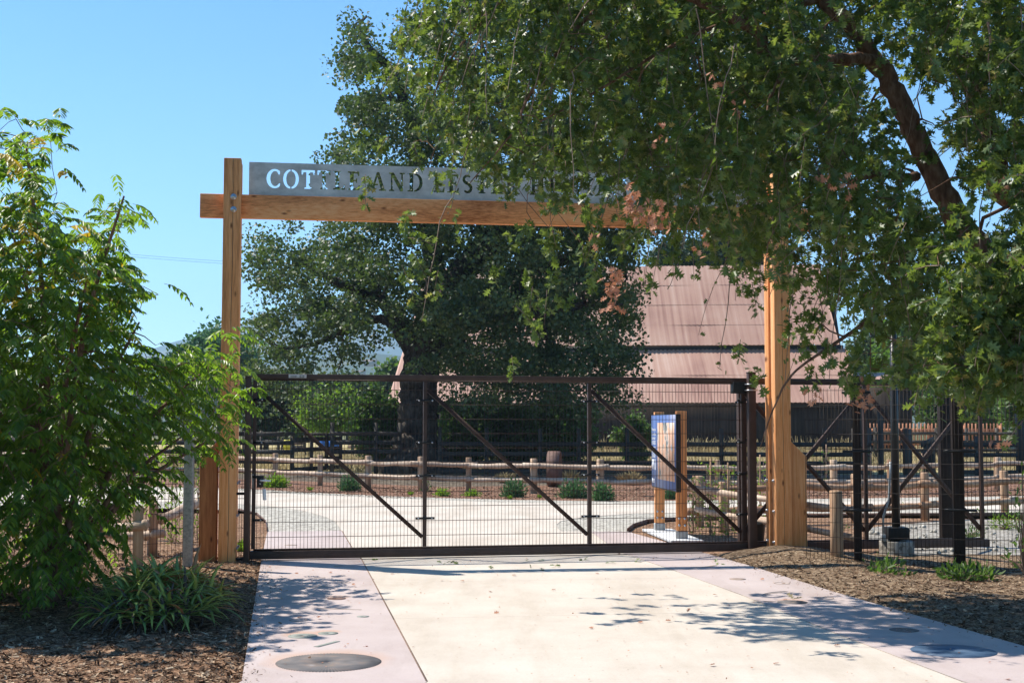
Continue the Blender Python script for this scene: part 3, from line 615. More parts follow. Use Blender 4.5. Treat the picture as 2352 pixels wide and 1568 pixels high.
def split_fence(label, pts, h=.93, rails=(.74,.36), r=.065, extra=None, mat='cedar', w=.16, rmat='cedar_h'):
    t=thing('split_rail_fence',label,'fence',(pts[0][0],pts[0][1],0))
    for i,(x,y) in enumerate(pts):
        B(split_post(x,y,h+.03*mn.noise(Vector((i*2.3,x,0))),w,seed=i),'post',M[mat],t)
    for i,((x0,y0),(x1,y1)) in enumerate(zip(pts[:-1],pts[1:])):
        d=np.array([x1-x0,y1-y0]); d/=np.linalg.norm(d); nn=np.array([-d[1],d[0]])
        if nn[1]>0: nn=-nn
        for j,z in enumerate(rails):
            o=.09+ (.03 if i%2 else 0); dz=.035*mn.noise(Vector((i*1.7,j,4)))
            a=(x0-d[0]*.28+nn[0]*o,y0-d[1]*.28+nn[1]*o,z+dz+(.02 if i%2 else -.02)); b=(x1+d[0]*.28+nn[0]*o,y1+d[1]*.28+nn[1]*o,z-dz*.5)
            B(rough_rail(a,b,r,i*2+j+pts[0][0]),'rail',M[rmat],t,smooth=False)
    return t
def px_posts(lst,z=0): return [G(x,y,z)[:2] for x,y in lst]
split_fence('long weathered split-rail fence running behind the mulch bed beyond the path',
  px_posts([(-60,1084),(150,1090),(330,1097),(520,1102),(632,1108),(735,1115),(845,1119),(967,1126),(1076,1127),(1226.7,1132.5),(1379,1136),(1520,1138),(1648,1138),(1780,1137),(1916,1136),(2046,1134),(2170,1129),(2292,1124),(2420,1118)]),h=.95,rails=(.76,.36),r=.07)
split_fence('nearer split-rail fence lining the path seen through the gate tail on the right',
  px_posts([(1606,1206.5),(1790,1203),(1967,1199),(2124.8,1193),(2307.6,1182),(2480,1172)]),h=.93,rails=(.72,.30),r=.07,rmat='cedar_brown')
# low rail stubs by the staked vines
def stub_fence(label,posts,rails,cat='fence'):
    t=thing('split_rail_fence',label,cat,(posts[0][0],posts[0][1],0))
    for i,(x,y,h,w) in enumerate(posts): B(split_post(x,y,h,w,seed=i+5),'post',M['cedar'],t)
    for i,(a,b,r) in enumerate(rails): B(rough_rail(a,b,r,i+3),'rail',M['cedar_h'],t)
    return t
p=G(1662,1221.7); q=G(1606,1206.5); 
stub_fence('short split-rail end piece with a slanting rail right of the info sign',[(p[0],p[1],.88,.14)],[((q[0]-.1,q[1]-.2,.72),(p[0]+.25,p[1]-.15,.62),.055),((q[0],q[1]-.2,.25),(p[0]+1.3,p[1]-.4,.18),.05)])
p=AT(1922,1301,18.75); p[2]=-.1
wp=stub_fence('fresh cedar post with two broken rails beside the black light pole',[(p[0],p[1],.97,.15)],[((p[0]-1.6,p[1]+3.3,.86),(p[0]+.35,p[1]+.1,.68),.05),((p[0]-1.5,p[1]+3.3,.50),(p[0]+.32,p[1]+.1,.30),.05)])
B(MB().box(p[0]-.13,p[0]+.13,p[1]-.13,p[1]+.13,-.12,-.02),'post_footing',M['concrete_white'],wp)
p=G(316,1289,.06); p2=G(349,1266,.06); p3=G(375,1235,.05)
stub_fence('zigzag split-rail posts and stub rails behind the left mesh fence',[(p[0],p[1],.80,.15),(p2[0],p2[1],.75,.13),(p3[0]-.3,p3[1]+.3,.7,.15)],[((p[0]-.5,p[1]+.1,.50),(p[0]+.15,p[1]-.12,.56),.07),((p2[0]+.1,p2[1],.52),(p3[0]+.5,p3[1]+.6,.62),.08),((p2[0]-1.2,p2[1]+.3,.30),(p2[0]+.2,p2[1]-.1,.32),.06)])
# ------------------------------------------------------------------ dark board fences
def board_fence(name,label,pts,zs,h,bh=.17,post_w=.15,mat='old_wood',extra_posts=(),cat='fence',group=None):
    t=thing(name,label,cat,(pts[0][0],pts[0][1],0),group)
    for i,(x,y) in enumerate(pts):
        hh=h+.08*mn.noise(Vector((x,y,1))); B(MB().box(x-post_w/2,x+post_w/2,y-post_w/2,y+post_w/2,-.1,hh),'post',M['old_post'],t)
    for (x,y,hh,ww) in extra_posts: B(MB().box(x-ww/2,x+ww/2,y-ww/2+.02,y+ww/2+.02,-.1,hh),'post',M['old_post'],t)
    for i,((x0,y0),(x1,y1)) in enumerate(zip(pts[:-1],pts[1:])):
        for j,z in enumerate(zs):
            dz=.03*mn.noise(Vector((i*3.1,j*2.,x0)))
            mb=MB(); mb.bar((x0-.05,y0-post_w/2-.03-.002*((i+j)%2),z+dz),(x1+.05,y1-post_w/2-.03-.002*((i+j)%2),z-dz),.04,bh*(1+.15*mn.noise(Vector((i,j,9.))))); B(mb,'board',M[mat],t)
    return t
YC=51.5
def xc(px,Y=YC): return AT(px,1060,Y)[0]
ZS=(.10,.42,.76,1.14)
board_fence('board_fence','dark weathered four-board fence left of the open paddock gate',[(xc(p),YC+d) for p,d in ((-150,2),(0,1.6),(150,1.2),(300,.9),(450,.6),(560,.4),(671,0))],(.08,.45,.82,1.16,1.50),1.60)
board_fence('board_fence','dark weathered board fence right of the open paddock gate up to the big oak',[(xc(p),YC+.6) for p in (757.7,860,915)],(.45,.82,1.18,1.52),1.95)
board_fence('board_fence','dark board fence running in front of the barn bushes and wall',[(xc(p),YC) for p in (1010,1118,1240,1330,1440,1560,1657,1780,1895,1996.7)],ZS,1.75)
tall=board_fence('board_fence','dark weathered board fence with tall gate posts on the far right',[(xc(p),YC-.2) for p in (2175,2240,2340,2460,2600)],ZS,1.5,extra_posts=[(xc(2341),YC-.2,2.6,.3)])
# swung-open wooden paddock gates
def field_gate(label,p,q,zs,h):
    t=thing('paddock_gate',label,'gate',(p[0],p[1],0)); p=np.array((*p,0.));q=np.array((*q,0.))
    for z in zs: B(MB().bar(p+(0,0,z[0]),q+(0,0,z[1]),.05,.17),'board',M['old_wood'],t)
    for k in (.35,.68,1.0): 
        a=p+(q-p)*k; B(MB().box(a[0]-.07,a[0]+.07,a[1]+.03,a[1]+.1,.05,h),'upright',M['old_post'],t)
    return t
field_gate('open dark wooden paddock gate swung away between tall posts near the left',(xc(671)+.1,YC-.15),(xc(757.7)-.05,YC+3.5),((.14,.14),(.5,.5),(.9,.9),(1.30,1.30)),1.5)
field_gate('sagging dark wooden gate hung from the mossy post in front of the picket fence',(xc(2115),YC-.1),(xc(2170)-.05,YC+1.2),((.45,.2),(.80,.85),(1.12,1.35)),1.3)
mp=thing('gate_post','mossy dark wooden gate post standing alone between the right board fences','post',(xc(2082),YC-.1,0))
B(split_post(xc(2082),YC-.1,1.75,.26,seed=2),'post_body',M['old_post'],mp)
for k,(px,h,lab) in enumerate(((1984,2.5,'tall pale-topped gate post at the right end of the barn board fence'),(2029,2.45,'slim tall gate post standing left of the black light pole'))):
    t=thing('gate_post',lab,'post',(xc(px),YC+.3,0)); B(split_post(xc(px),YC+.3,h,.2,seed=k+7),'post_body',M['old_post'],t)
# far paddock rails behind
board_fence('board_fence','grey board fence far across the dry paddock in front of the picket fence',[(AT(p,1000,72)[0],72) for p in (1960,2010,2080,2150,2220,2290,2360)],(.55,1.0,1.45),1.75,mat='old_wood')
board_fence('board_fence','pale board fence far across the dry field at left',[(AT(p,1000,78)[0],78) for p in (560,600,640,700,760,810,860,905)],(.9,1.3),1.5,mat='old_wood')
# orange picket fence
pf=thing('picket_fence','orange picket fence on the far side of the right paddock','fence',(AT(1976,1000,86)[0],86,0))
mb=MB(); x0,x1=AT(1972,1000,86)[0],AT(2300,1000,86)[0]; x=x0
while x<x1: mb.box(x,x+.10,86,86.03,.4,2.02+.04*mn.noise(Vector((x*5,0,0)))); x+=.235
B(mb,'pickets',M['picket'],pf)
for z in (.75,1.55): B(MB().box(x0,x1,86.035,86.1,z-.13,z+.13),'rail',M['picket'],pf)
for k in range(5): a=x0+(x1-x0)*k/4; B(MB().box(a-.08,a+.08,86.11,86.25,-.1,1.9),'post',M['picket'],pf)
# ------------------------------------------------------------------ barn
PB=R(6.4); BU=np.array([math.cos(PB),-math.sin(PB),0]); BN=np.array([math.sin(PB),math.cos(PB),0])
B0=AT(904,925,94.0); zE=B0[2]; O=np.array([B0[0],94.0,0])
def bpt(u,n,z): return O+BU*u+BN*n+np.array([0,0,z])
def bhit(x,y,n):
    d=ray(x,y); c=np.array([0,0,CH])-O; t=(n-c@BN)/(d@BN); p=np.array([0,0,CH])+d*t; return ((p-O)@BU,p[2])
BM=(np.stack([BU,BN,np.array([0,0,1.])],axis=1),O)
L_=bhit(1958,925,0)[0]
n1=5.0; z1=bhit(1100,803,n1)[1]; z1b=bhit(1100,796,n1+.1)[1]; n2=11.5; z2=bhit(1450,612,n2)[1]
m,t,b=newmat('tin_roof'); co=coords(t)
wv=N(t,'ShaderNodeTexNoise'); wv.inputs['Scale'].default_value=.25; wv.inputs['Detail'].default_value=7; t.links.new(co,wv.inputs['Vector'])
st=N(t,'ShaderNodeTexNoise'); st.inputs['Scale'].default_value=1.6; st.inputs['Detail'].default_value=5; 
mp_=N(t,'ShaderNodeMapping'); mp_.inputs['Scale'].default_value=(2.6,.05,.05); t.links.new(co,mp_.inputs[0]); t.links.new(mp_.outputs[0],st.inputs['Vector'])
ad=N(t,'ShaderNodeMixRGB'); ad.inputs[0].default_value=.6; t.links.new(wv.outputs[0],ad.inputs[1]); t.links.new(st.outputs[0],ad.inputs[2])
t.links.new(ramp(t,ad.outputs[0],[(.32,(.25,.12,.085)),(.46,(.36,.20,.145)),(.55,(.405,.24,.175)),(.70,(.49,.34,.27))]),b.inputs['Base Color']); b.inputs['Roughness'].default_value=.6; b.inputs['Metallic'].default_value=.1
barn=thing('barn','long old barn with a rusty pink corrugated roof and dark board walls','barn',tuple(O))
def corrugated(u0,u1,a,b,name,pitch=.30,amp=.05,rows=3,us=0.0,ue=0.0):
    """a,b = (n,z) lower and upper edge; rows of overlapping sheets"""
    a=np.array(a,float); b=np.array(b,float); nn=int((u1-u0)/(pitch/2)); dirv=b-a; nrm=np.array([-dirv[1],dirv[0]]); nrm/=np.linalg.norm(nrm)
    mb=MB()
    for r in range(rows):
        p=a+dirv*r/rows-(dirv*.01 if r else 0); q=a+dirv*(r+1)/rows; lift=-nrm*0
        V=[]
        for i in range(nn+1):
            for k,(e) in enumerate((p,q)):
                tt=(r+k)/rows; ua=u0+us*tt; ub=u1+ue*tt; u=ua+(ub-ua)*i/nn
                o=amp*(1 if i%2 else -1)*.5 + (.02 if k==0 else 0.0) + .02*mn.noise(Vector((u*.3,r,2)))
                V.append(bpt(u,e[0]+nrm[0]*o,e[1]+nrm[1]*o))
        Fc=[(2*i,2*i+2,2*i+3,2*i+1) for i in range(nn)]
        mb.add(V,Fc)
    return B(mb,name,M['tin_roof'],barn)
corrugated(-.35,L_+.35,(-.6,zE-.0),(n1+.1,z1),'lower_roof',rows=2)
corrugated(.0,L_-.2,(n1-.25,z1b),(n2,z2),'upper_roof',rows=4,us=.2,ue=-.6)
corrugated(.2,L_-.6,(2*n2-n1,z1b),(n2+.02,z2),'rear_roof',rows=2)
B(MB().box(-.2,L_+.1,n1,n1+.12,z1-.25,z1b-.02,M=BM),'roof_step',M['black'],barn)
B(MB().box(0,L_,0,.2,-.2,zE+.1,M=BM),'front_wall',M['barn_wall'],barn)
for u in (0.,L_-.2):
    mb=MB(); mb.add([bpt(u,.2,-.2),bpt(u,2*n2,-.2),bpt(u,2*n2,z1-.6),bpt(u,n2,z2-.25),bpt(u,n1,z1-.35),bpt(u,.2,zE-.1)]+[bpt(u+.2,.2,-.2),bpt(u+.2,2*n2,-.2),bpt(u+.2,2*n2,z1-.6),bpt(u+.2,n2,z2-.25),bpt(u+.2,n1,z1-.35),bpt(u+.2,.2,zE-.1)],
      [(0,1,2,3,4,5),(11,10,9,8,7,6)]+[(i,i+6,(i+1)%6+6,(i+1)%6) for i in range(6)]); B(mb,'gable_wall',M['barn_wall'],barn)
for u in np.arange(.5,L_,.9): B(MB().box(u,u+.07,-.045,-.002,-.1,zE-.15,M=BM),'batten',M['barn_wall'],barn) if int(u*10)%3==0 else None
B(MB().box(-.3,L_+.3,-.32,-.28,zE-.30,zE-.12,M=BM),'fascia_board',M['old_wood'],barn)
u0,zz0=bhit(1978,889,2); u1,_=bhit(2094,889,2)
shed=thing('shed','dark board lean-to shed at the right end of the barn','shed',tuple(bpt(u0,2,0)))
B(MB().box(L_+.4,u1,2,9,-.2,zz0,M=BM),'wall',M['barn_wall'],shed)
mb=MB(); mb.add([bpt(L_+.3,1.6,zz0+.05),bpt(u1+.3,1.6,zz0+.05),bpt(u1+.3,9.4,zz0+1.2),bpt(L_+.3,9.4,zz0+1.2),bpt(L_+.3,1.6,zz0+.15),bpt(u1+.3,1.6,zz0+.15),bpt(u1+.3,9.4,zz0+1.3),bpt(L_+.3,9.4,zz0+1.3)],[(3,2,1,0),(4,5,6,7),(0,1,5,4),(1,2,6,5),(2,3,7,6),(3,0,4,7)]); B(mb,'roof',M['tin_roof'],shed)
# ------------------------------------------------------------------ info sign
pr=np.array(G(1567,1243)); pl=np.array(G(1516,1223)); 
hp=AT(1567,944,pr[1]+.05)[2]
sign=thing('info_sign','tall blue information panel on two orange timber posts beside the drive','sign',tuple(pr))
ax=pl-pr; ax/=np.linalg.norm(ax); ay=np.array([-ax[1],ax[0],0]);  # ay points left or right
if ay[0]>0: ay=-ay
SM=(np.stack([ax,ay,np.array([0,0,1.])],axis=1),pr)
sep=np.linalg.norm(pl-pr); pwid=.17
for c in (0.,sep):
    x,y,_=pr+ax*c
    p=B(MB().box(x-pwid/2,x+pwid/2,y,y+.14,.17,hp),'post',M['fir'],sign,bevel=.005)
    B(MB().box(x-pwid/2-.008,x+pwid/2+.008,y-.01,y+.15,.0,.169 if c==0 else .165),'post_base',M['concrete_grey'],sign,bevel=.008)
    for dx in (-.045,.045):
        for z in (.26,.37): B(MB().cyl((x+dx,y,z),(x+dx,y-.014,z),.02,12),'bolt',M['zinc'],p)
mb=MB(); mb.box(-.3,sep+.35,-.28,.25,.0,.045,M=SM); B(mb,'footing_slab',M['concrete_white'],sign,bevel=.006)
fnp=AT(1552,952,pr[1]+.0); q=AT(1552,1127,pr[1]+.0); ztp,zbp=fnp[2],q[2]
# panel plane: through x of right edge
pe=np.array([fnp[0],fnp[1],0]); fe=AT(1497,952,pl[1]+.15); fe[2]=0; pax=fe-pe; plen=np.linalg.norm(pax); pax/=plen; pn=np.array([-pax[1],pax[0],0]); 
if pn[0]>0: pn=-pn
PM=(np.stack([pax,pn,np.array([0,0,1.])],axis=1),pe)
noise_mat('sign_blue',[(.3,(.085,.14,.33)),(.7,(.10,.16,.36))],3,3,.45,bs=0)
noise_mat('sign_text',[(.3,(.75,.78,.82)),(.7,(.8,.82,.86))],3,3,.5,bs=0)
m,t,b=newmat('sign_map'); co=coords(t,(2.4,2.4,1.4)); n1_=N(t,'ShaderNodeTexNoise'); n1_.inputs['Scale'].default_value=1.6; n1_.inputs['Detail'].default_value=9; n1_.inputs['Roughness'].default_value=.7; t.links.new(co,n1_.inputs['Vector'])
t.links.new(ramp(t,n1_.outputs[0],[(.36,(.03,.05,.06)),(.42,(.18,.20,.18)),(.46,(.60,.44,.34)),(.53,(.55,.27,.15)),(.59,(.62,.38,.25)),(.66,(.20,.32,.42))]),b.inputs['Base Color']); b.inputs['Roughness'].default_value=.5
panel=B(MB().box(-.03,plen+.02,-.075,-.001,zbp-.02,ztp+.01,M=PM),'panel_frame',M['black'],sign,bevel=.003)
face=B(MB().box(0,plen,0,.004,zbp,ztp,M=PM),'panel_face',M['sign_blue'],sign)
B(MB().box(.08,plen*.74,.0045,.006,zbp+.14,ztp-.13,M=PM),'map_picture',M['sign_map'],sign)
def sgn_text(s,size,u,z,sx=1.0):
    f=lambda a,b,cn: pe+(plen-a)[:,None]*pax+cn[:,None]*pn+b[:,None]*np.array([0,0,1.])
    return text_mesh(s,size,u,z,.0,'sign_text','lettering',face,M3=lambda a,b,cn: pe+(plen-a)[:,None]*pax+(.006-cn)[:,None]*pn+b[:,None]*np.array([0,0,1.]),sx=sx)
H_=ztp-zbp
sgn_text('Welcome to the\nCottle and Lester\nHistoric Ranch',.075,.04,ztp-.27*H_+.06,sx=.62)
mb=MB(); 
for blk,(za,zb_,wd) in enumerate(((.64,.585,.33),(.555,.47,.33),(.455,.40,.30))):
    z=ztp-(1-za)*H_
    while z>zbp+zb_*H_: mb.box(plen-.04-wd*(.8+.2*rng.random()),plen-.04,.005,.006,z-.008,z,M=PM); z-=.017
mb.box(plen-.20,plen-.04,.005,.006,zbp+.24*H_,zbp+.38*H_,M=PM)
z=zbp+.38*H_
while z>zbp+.24*H_: mb.box(plen-.36,plen-.24,.005,.006,z-.008,z,M=PM); z-=.019
mb.box(plen-.10,plen-.04,.005,.006,zbp+.05*H_,zbp+.11*H_,M=PM)
for k in range(3): mb.box(plen-.24,plen-.13,.005,.006,zbp+(.095-.02*k)*H_,zbp+(.103-.02*k)*H_,M=PM)
B(mb,'text_blocks',M['sign_text'],face)
# ------------------------------------------------------------------ rusty steel hoop
g=G(1265,1118); rr=.55; wz=.38
hoop=thing('steel_hoop','big rusty steel wheel band standing on edge behind the split-rail fence','hoop',(g[0],g[1],0))
mb=MB(); cx,cy_=g[0]+.12,g[1]+.35; an=R(82); hx=np.array([math.cos(an),math.sin(an),0]); hy=np.array([-hx[1],hx[0],0]); c=np.array([cx,cy_,rr-.02])
V=[];K=48
for i in range(K):
    a=2*math.pi*i/K
    for rad,off in ((rr,-wz/2),(rr,wz/2),(rr-.03,wz/2),(rr-.03,-wz/2)): V.append(c+hx*rad*math.cos(a)*1.0+np.array([0,0,rad*math.sin(a)])+hy*off)
Fc=[(4*i+j,4*((i+1)%K)+j,4*((i+1)%K)+(j+1)%4,4*i+(j+1)%4) for i in range(K) for j in range(4)]
mb.add(V,Fc); B(mb,'band',M['rust'],hoop,smooth=False)
# ------------------------------------------------------------------ light pole
g=AT(2060,1313,19.6); g[2]=0
pole=thing('light_pole','black round light pole bolted on a round concrete footing','pole',tuple(g))
B(MB().cyl(g+(0,0,-.25),g+(0,0,.20),.25,40),'concrete_footing',M['rubble'],pole,bevel=.012)
B(MB().box(g[0]-.15,g[0]+.15,g[1]-.15,g[1]+.15,.22,.40),'base_cover',M['black'],pole,bevel=.01)
B(MB().tube([g+(0,0,.2),g+(0,0,1.8),g+(0,0,3.5)],[.062,.058,.045],24),'shaft',M['blackpole'],pole,smooth=True)
B(MB().tube([g+(-.22,-.1,.2),g+(-.22,-.12,.55),g+(-.13,-.1,.8),g+(-.1,-.08,1.15),g+(-.09,-.07,1.35)],.017,8),'conduit',M['galv'],pole,smooth=True)
B(MB().box(g[0]-.25,g[0]-.18,g[1]-.14,g[1]-.06,.205,.30),'junction_box',M['galv'],pole,bevel=.006)
B(MB().box(g[0]-.12,g[0]+.25,g[1]-.1,g[1]+.1,3.48,3.56),'lamp_head',M['blackpole'],pole,bevel=.02)
# plant pot behind roller posts
g=G(1746,1262,.0); pot=MB(); pot.tube([(g[0],g[1]+.4,0),(g[0],g[1]+.4,.33),(g[0],g[1]+.4,.36),(g[0],g[1]+.4,.37)],[.12,.155,.17,.165],20); tag(B(pot,'plant_pot',M['black'],smooth=False),'black plastic nursery pot standing behind the roller posts','pot')
# ------------------------------------------------------------------ objects set into the concrete
m,t,b=newmat('blade'); co=coords(t); n1_=N(t,'ShaderNodeTexNoise'); n1_.inputs['Scale'].default_value=6; n1_.inputs['Detail'].default_value=8; t.links.new(co,n1_.inputs['Vector'])
t.links.new(ramp(t,n1_.outputs[0],[(.3,(.10,.092,.092)),(.5,(.15,.138,.135)),(.62,(.20,.16,.14)),(.78,(.30,.28,.27))]),b.inputs['Base Color']); b.inputs['Roughness'].default_value=.85; b.inputs['Specular IOR Level'].default_value=.15
noise_mat('blade_green',[(.3,(.19,.20,.17)),(.7,(.27,.28,.245))],7,6,.6,bs=0)
noise_mat('blade_blue',[(.3,(.035,.07,.125)),(.7,(.08,.13,.20))],5,6,.6,bs=0)
noise_mat('inlay_brown',[(.3,(.27,.20,.16)),(.7,(.36,.28,.23))],7,6,.7,bs=0)
def disc(name,label,x,y,r,mat,teeth=0,hole=.0,ring=0,cat='inlay',z=.0172,sq=1.0):
    g=G(x,y,z); K=max(48,teeth*2) if teeth else 48; V=[];top=[]
    for i in range(K):
        a=2*math.pi*i/K; rr=r*(1+(.022 if i%2 else -.022) if teeth else 1); V.append((g[0]+rr*math.cos(a),g[1]+rr*sq*math.sin(a),z+.002))
    inner=r*(1-ring) if ring else max(hole,.002)
    for i in range(K):
        a=2*math.pi*i/K; V.append((g[0]+inner*math.cos(a),g[1]+inner*sq*math.sin(a),z+.002))
    W=[(v[0],v[1],z-.003) for v in V]
    Fc=[(i,(i+1)%K,(i+1)%K+K,i+K) for i in range(K)]+[(i,i+2*K,(i+1)%K+2*K,(i+1)%K) for i in range(K)]+[(i+K,(i+1)%K+K,(i+1)%K+3*K,i+3*K) for i in range(K)]
    mb=MB(); mb.add(V+W,Fc); return tag(B(mb,name,M[mat]),label,cat)
disc('saw_blade','largest dark round saw blade with fine teeth set in the left pink concrete',755,1520,.405,'blade',96,.014)
disc('round_inlay','small greenish metal disc in the left pink strip, left one of a touching pair',695,1459.7,.13,'blade_green',0,.02)
disc('round_inlay','smaller greenish metal disc touching the left disc of the pair',753.5,1453.5,.09,'blade_green',0,.012)
disc('ring_inlay','thin rusty ring set in the left pink strip above the disc pair',686,1423,.09,'inlay_brown',ring=.16)
disc('round_inlay','small grey disc near the joint of the left pink strip',833.6,1415,.06,'blade_green')
disc('saw_blade','rust-stained saw blade in the tree shadow on the left strip',773,1374,.10,'rust',40,.02)
disc('ring_inlay','faint thin ring on the left strip beside the timber post shadow',734,1326,.07,'inlay_brown',ring=.1)
disc('ring_inlay','faint thin ring on the left strip right of the other faint ring',793,1337,.065,'inlay_brown',ring=.1)
disc('round_inlay','small pale brown disc just in front of the gate on the left strip',777,1299,.06,'inlay_brown')
disc('round_inlay','grey disc behind the gate on the left strip',668,1251,.10,'inlay_brown',sq=.7)
disc('saw_blade','mid-size grey saw blade on the right pink strip with a dead leaf on it',1820,1382,.155,'blade',60,.015)
disc('ring_inlay','thin dark ring on the right strip nearest the timber posts',1796,1339,.095,'inlay_brown',ring=.12)
disc('ring_inlay','thin dark ring near the mulch edge of the right strip',1896,1372.5,.09,'inlay_brown',ring=.15)
disc('round_inlay','small grey disc on the right strip left of the thin ring',1694,1329,.10,'inlay_brown')
disc('saw_blade','shaded dark blade low on the right strip',2077,1446,.13,'blade',40,.02)
disc('round_inlay','large blue-grey oval plate on the right strip in the tree shade',2190,1494,.345,'blade_blue',0,.01,sq=.95)
def bar_inlay(label,p,q,w0,w1,mat,bend=0,name='tool_inlay'):
    a=np.array(G(*p,.0192)); b_=np.array(G(*q,.0192)); d=b_-a; nn=np.array([-d[1],d[0],0]); nn/=np.linalg.norm(nn); V=[];n=10
    for i in range(n+1):
        t_=i/n; c=a+d*t_+nn*bend*math.sin(t_*math.pi); w_=w0+(w1-w0)*t_; V+=[c+nn*w_/2,c-nn*w_/2]
    V2=[v-np.array([0,0,.005]) for v in V]; K=len(V)
    Fc=[(2*i,2*i+1,2*i+3,2*i+2) for i in range(n)]+[(2*i,2*i+2,2*i+2+K,2*i+K) for i in range(n)]+[(2*i+1,2*i+1+K,2*i+3+K,2*i+3) for i in range(n)]
    mb=MB(); mb.add(V+V2,Fc); tag(B(mb,name,M[mat]),label,'inlay')
bar_inlay('short notched metal bar set between the disc pair and the largest blade',(726,1484),(776,1471),.05,.05,'blade_green')
bar_inlay('long thin rusty strip across the left pink concrete',(728,1396),(830,1399),.03,.02,'inlay_brown')
bar_inlay('thin brown strip in the leaf shadow of the left pink concrete',(690,1349),(752,1345),.012,.03,'inlay_brown')
bar_inlay('curved sickle blade on the right strip near the timber posts',(1752,1364),(1806,1357),.01,.055,'blade',.05)
bar_inlay('curved brown blade on the right strip just in front of the gate',(1582,1303),(1644,1297),.03,.07,'inlay_brown',-.05)
bar_inlay('thin dark rod on the right strip left of the mid-size saw blade',(1755,1380),(1783,1380),.012,.012,'rust')
bar_inlay('pale hooked blade at the right strip edge of the timber post shadow',(1758,1366),(1795,1360),.01,.02,'inlay_brown',.04)
# ------------------------------------------------------------------ power line, drip hose, far bits
mb=MB()
for k,(ya,yb) in enumerate(((585,603),(590,609))):
    a=AT(150,ya-15,190); b_=AT(900,yb+10,210); P=[a+(b_-a)*t-np.array([0,0,.6*4*t*(1-t)]) for t in np.linspace(0,1,14)]; mb.tube(P,.018,4)
tag(B(mb,'power_line',M['black']),'two thin power lines crossing the sky behind the left timber post','cable')
mb=MB(); P=[FW(s,-.55+.05*math.sin(s*3),-.055+.01*math.sin(s*5)) for s in np.linspace(2.6,6,20)]; mb.tube(P,.01,6); tag(B(mb,'drip_hose',M['black']),'thin black irrigation hose along the foot of the right mesh fence','hose')
mb=MB(); P=[np.array(G(x,1138-(x-1400)*.0+1.5*math.sin(x*.03),.03)) for x in range(1480,1640,12)]; mb.tube(P,.014,6); tag(B(mb,'drip_hose',M['black']),'thin black irrigation hose lying on the far mulch bed','hose')
def barrel(label,px,mat):
    g=AT(px,1000,76); t=MB(); t.tube([(g[0],76,.45),(g[0],76,.5),(g[0],76,.95),(g[0],76,1.0)],[.26,.30,.30,.26],16); tag(B(t,'barrel',mat),label,'barrel')
noise_mat('yellow',[(.3,(.55,.48,.04)),(.7,(.65,.55,.06))],3,3,.5,bs=0); noise_mat('blue',[(.3,(.03,.13,.42)),(.7,(.05,.17,.5))],3,3,.5,bs=0)
barrel('yellow barrel behind the far board fence at left',663.5,M['yellow']); barrel('blue barrel, left one of two behind the far board fence',744,M['blue']); barrel('blue barrel, right one of two behind the far board fence',767,M['blue'])
for k,(xa,xb,y0,y1,lab) in enumerate(((655,700,962,992,'long low shed with pale brown board siding left of the bright bush'),(800,842,958,990,'long low shed with pale brown board siding right of the bright bush'),(-80,180,905,1000,'low brown building behind the left leafy shrub'))):
    Yb=105; a=AT(xa,1000,Yb)[0]; b_=AT(xb,1000,Yb)[0]; zt=AT(xa,y0,Yb)[2]
    t=thing('shed',lab,'shed',(a,Yb,0)); mb=MB(); n=9
    for i in range(n): mb.box(a,b_,Yb-.02*(i%2),Yb+.1,zt*i/n,zt*(i+1)/n-.03)
    B(mb,'wall',M['siding'],t)
    if 'siding' not in M: M['siding']=bpy.data.materials['siding']
    mb=MB(); mb.prism([(a-.3,zt),(b_+.3,zt),(b_+.3,zt+.15),(a-.3,zt+.15)],Yb-.5,Yb+6); B(mb,'roof',M['rust'],t)
# ------------------------------------------------------------------ hills
def hill(name,Y,prof,mat,depth,seed,amp):
    xs=np.linspace(-400,2900,160); V=[]; rows=12
    px=[p[0] for p in prof]; py=[p[1] for p in prof]
    for j in range(rows+1):
        t_=j/rows
        for i,x in enumerate(xs):
            yy=np.interp(x,px,py); p=AT(x,yy,Y); s=(1-math.cos(t_*math.pi))/2
            wx=p[0]*(1+depth*(t_-1)/Y)
            z=-2+(p[2]+2)*s*(1+amp*mn.noise(Vector((p[0]/Y*6,t_*3,seed)))*(1-t_)); V.append((wx,Y-depth*(1-t_),z))
    nx=len(xs); Fc=[(j*nx+i,j*nx+i+1,(j+1)*nx+i+1,(j+1)*nx+i) for j in range(rows) for i in range(nx-1)]
    mb=MB(); mb.add(V,Fc); return tag(B(mb,name,M[mat],smooth=True),kind='structure')
noise_mat('hill_green',[(.35,(.045,.065,.035)),(.5,(.07,.085,.045)),(.7,(.22,.19,.11))],.004,10,.95,bs=0,spec=.05,rfn=.7)
hill('hills',5200,[(-400,840),(200,845),(350,808),(400,792),(430,786),(480,772),(560,748),(620,722),(700,715),(780,722),(860,745),(930,760),(1200,790),(2900,800)],'hill_green',1800,1.,.5)
hill('foothills',2300,[(-400,860),(200,850),(350,835),(500,850),(640,838),(760,822),(860,812),(930,820),(1100,850),(2900,850)],'hill_green',900,2.,.6)
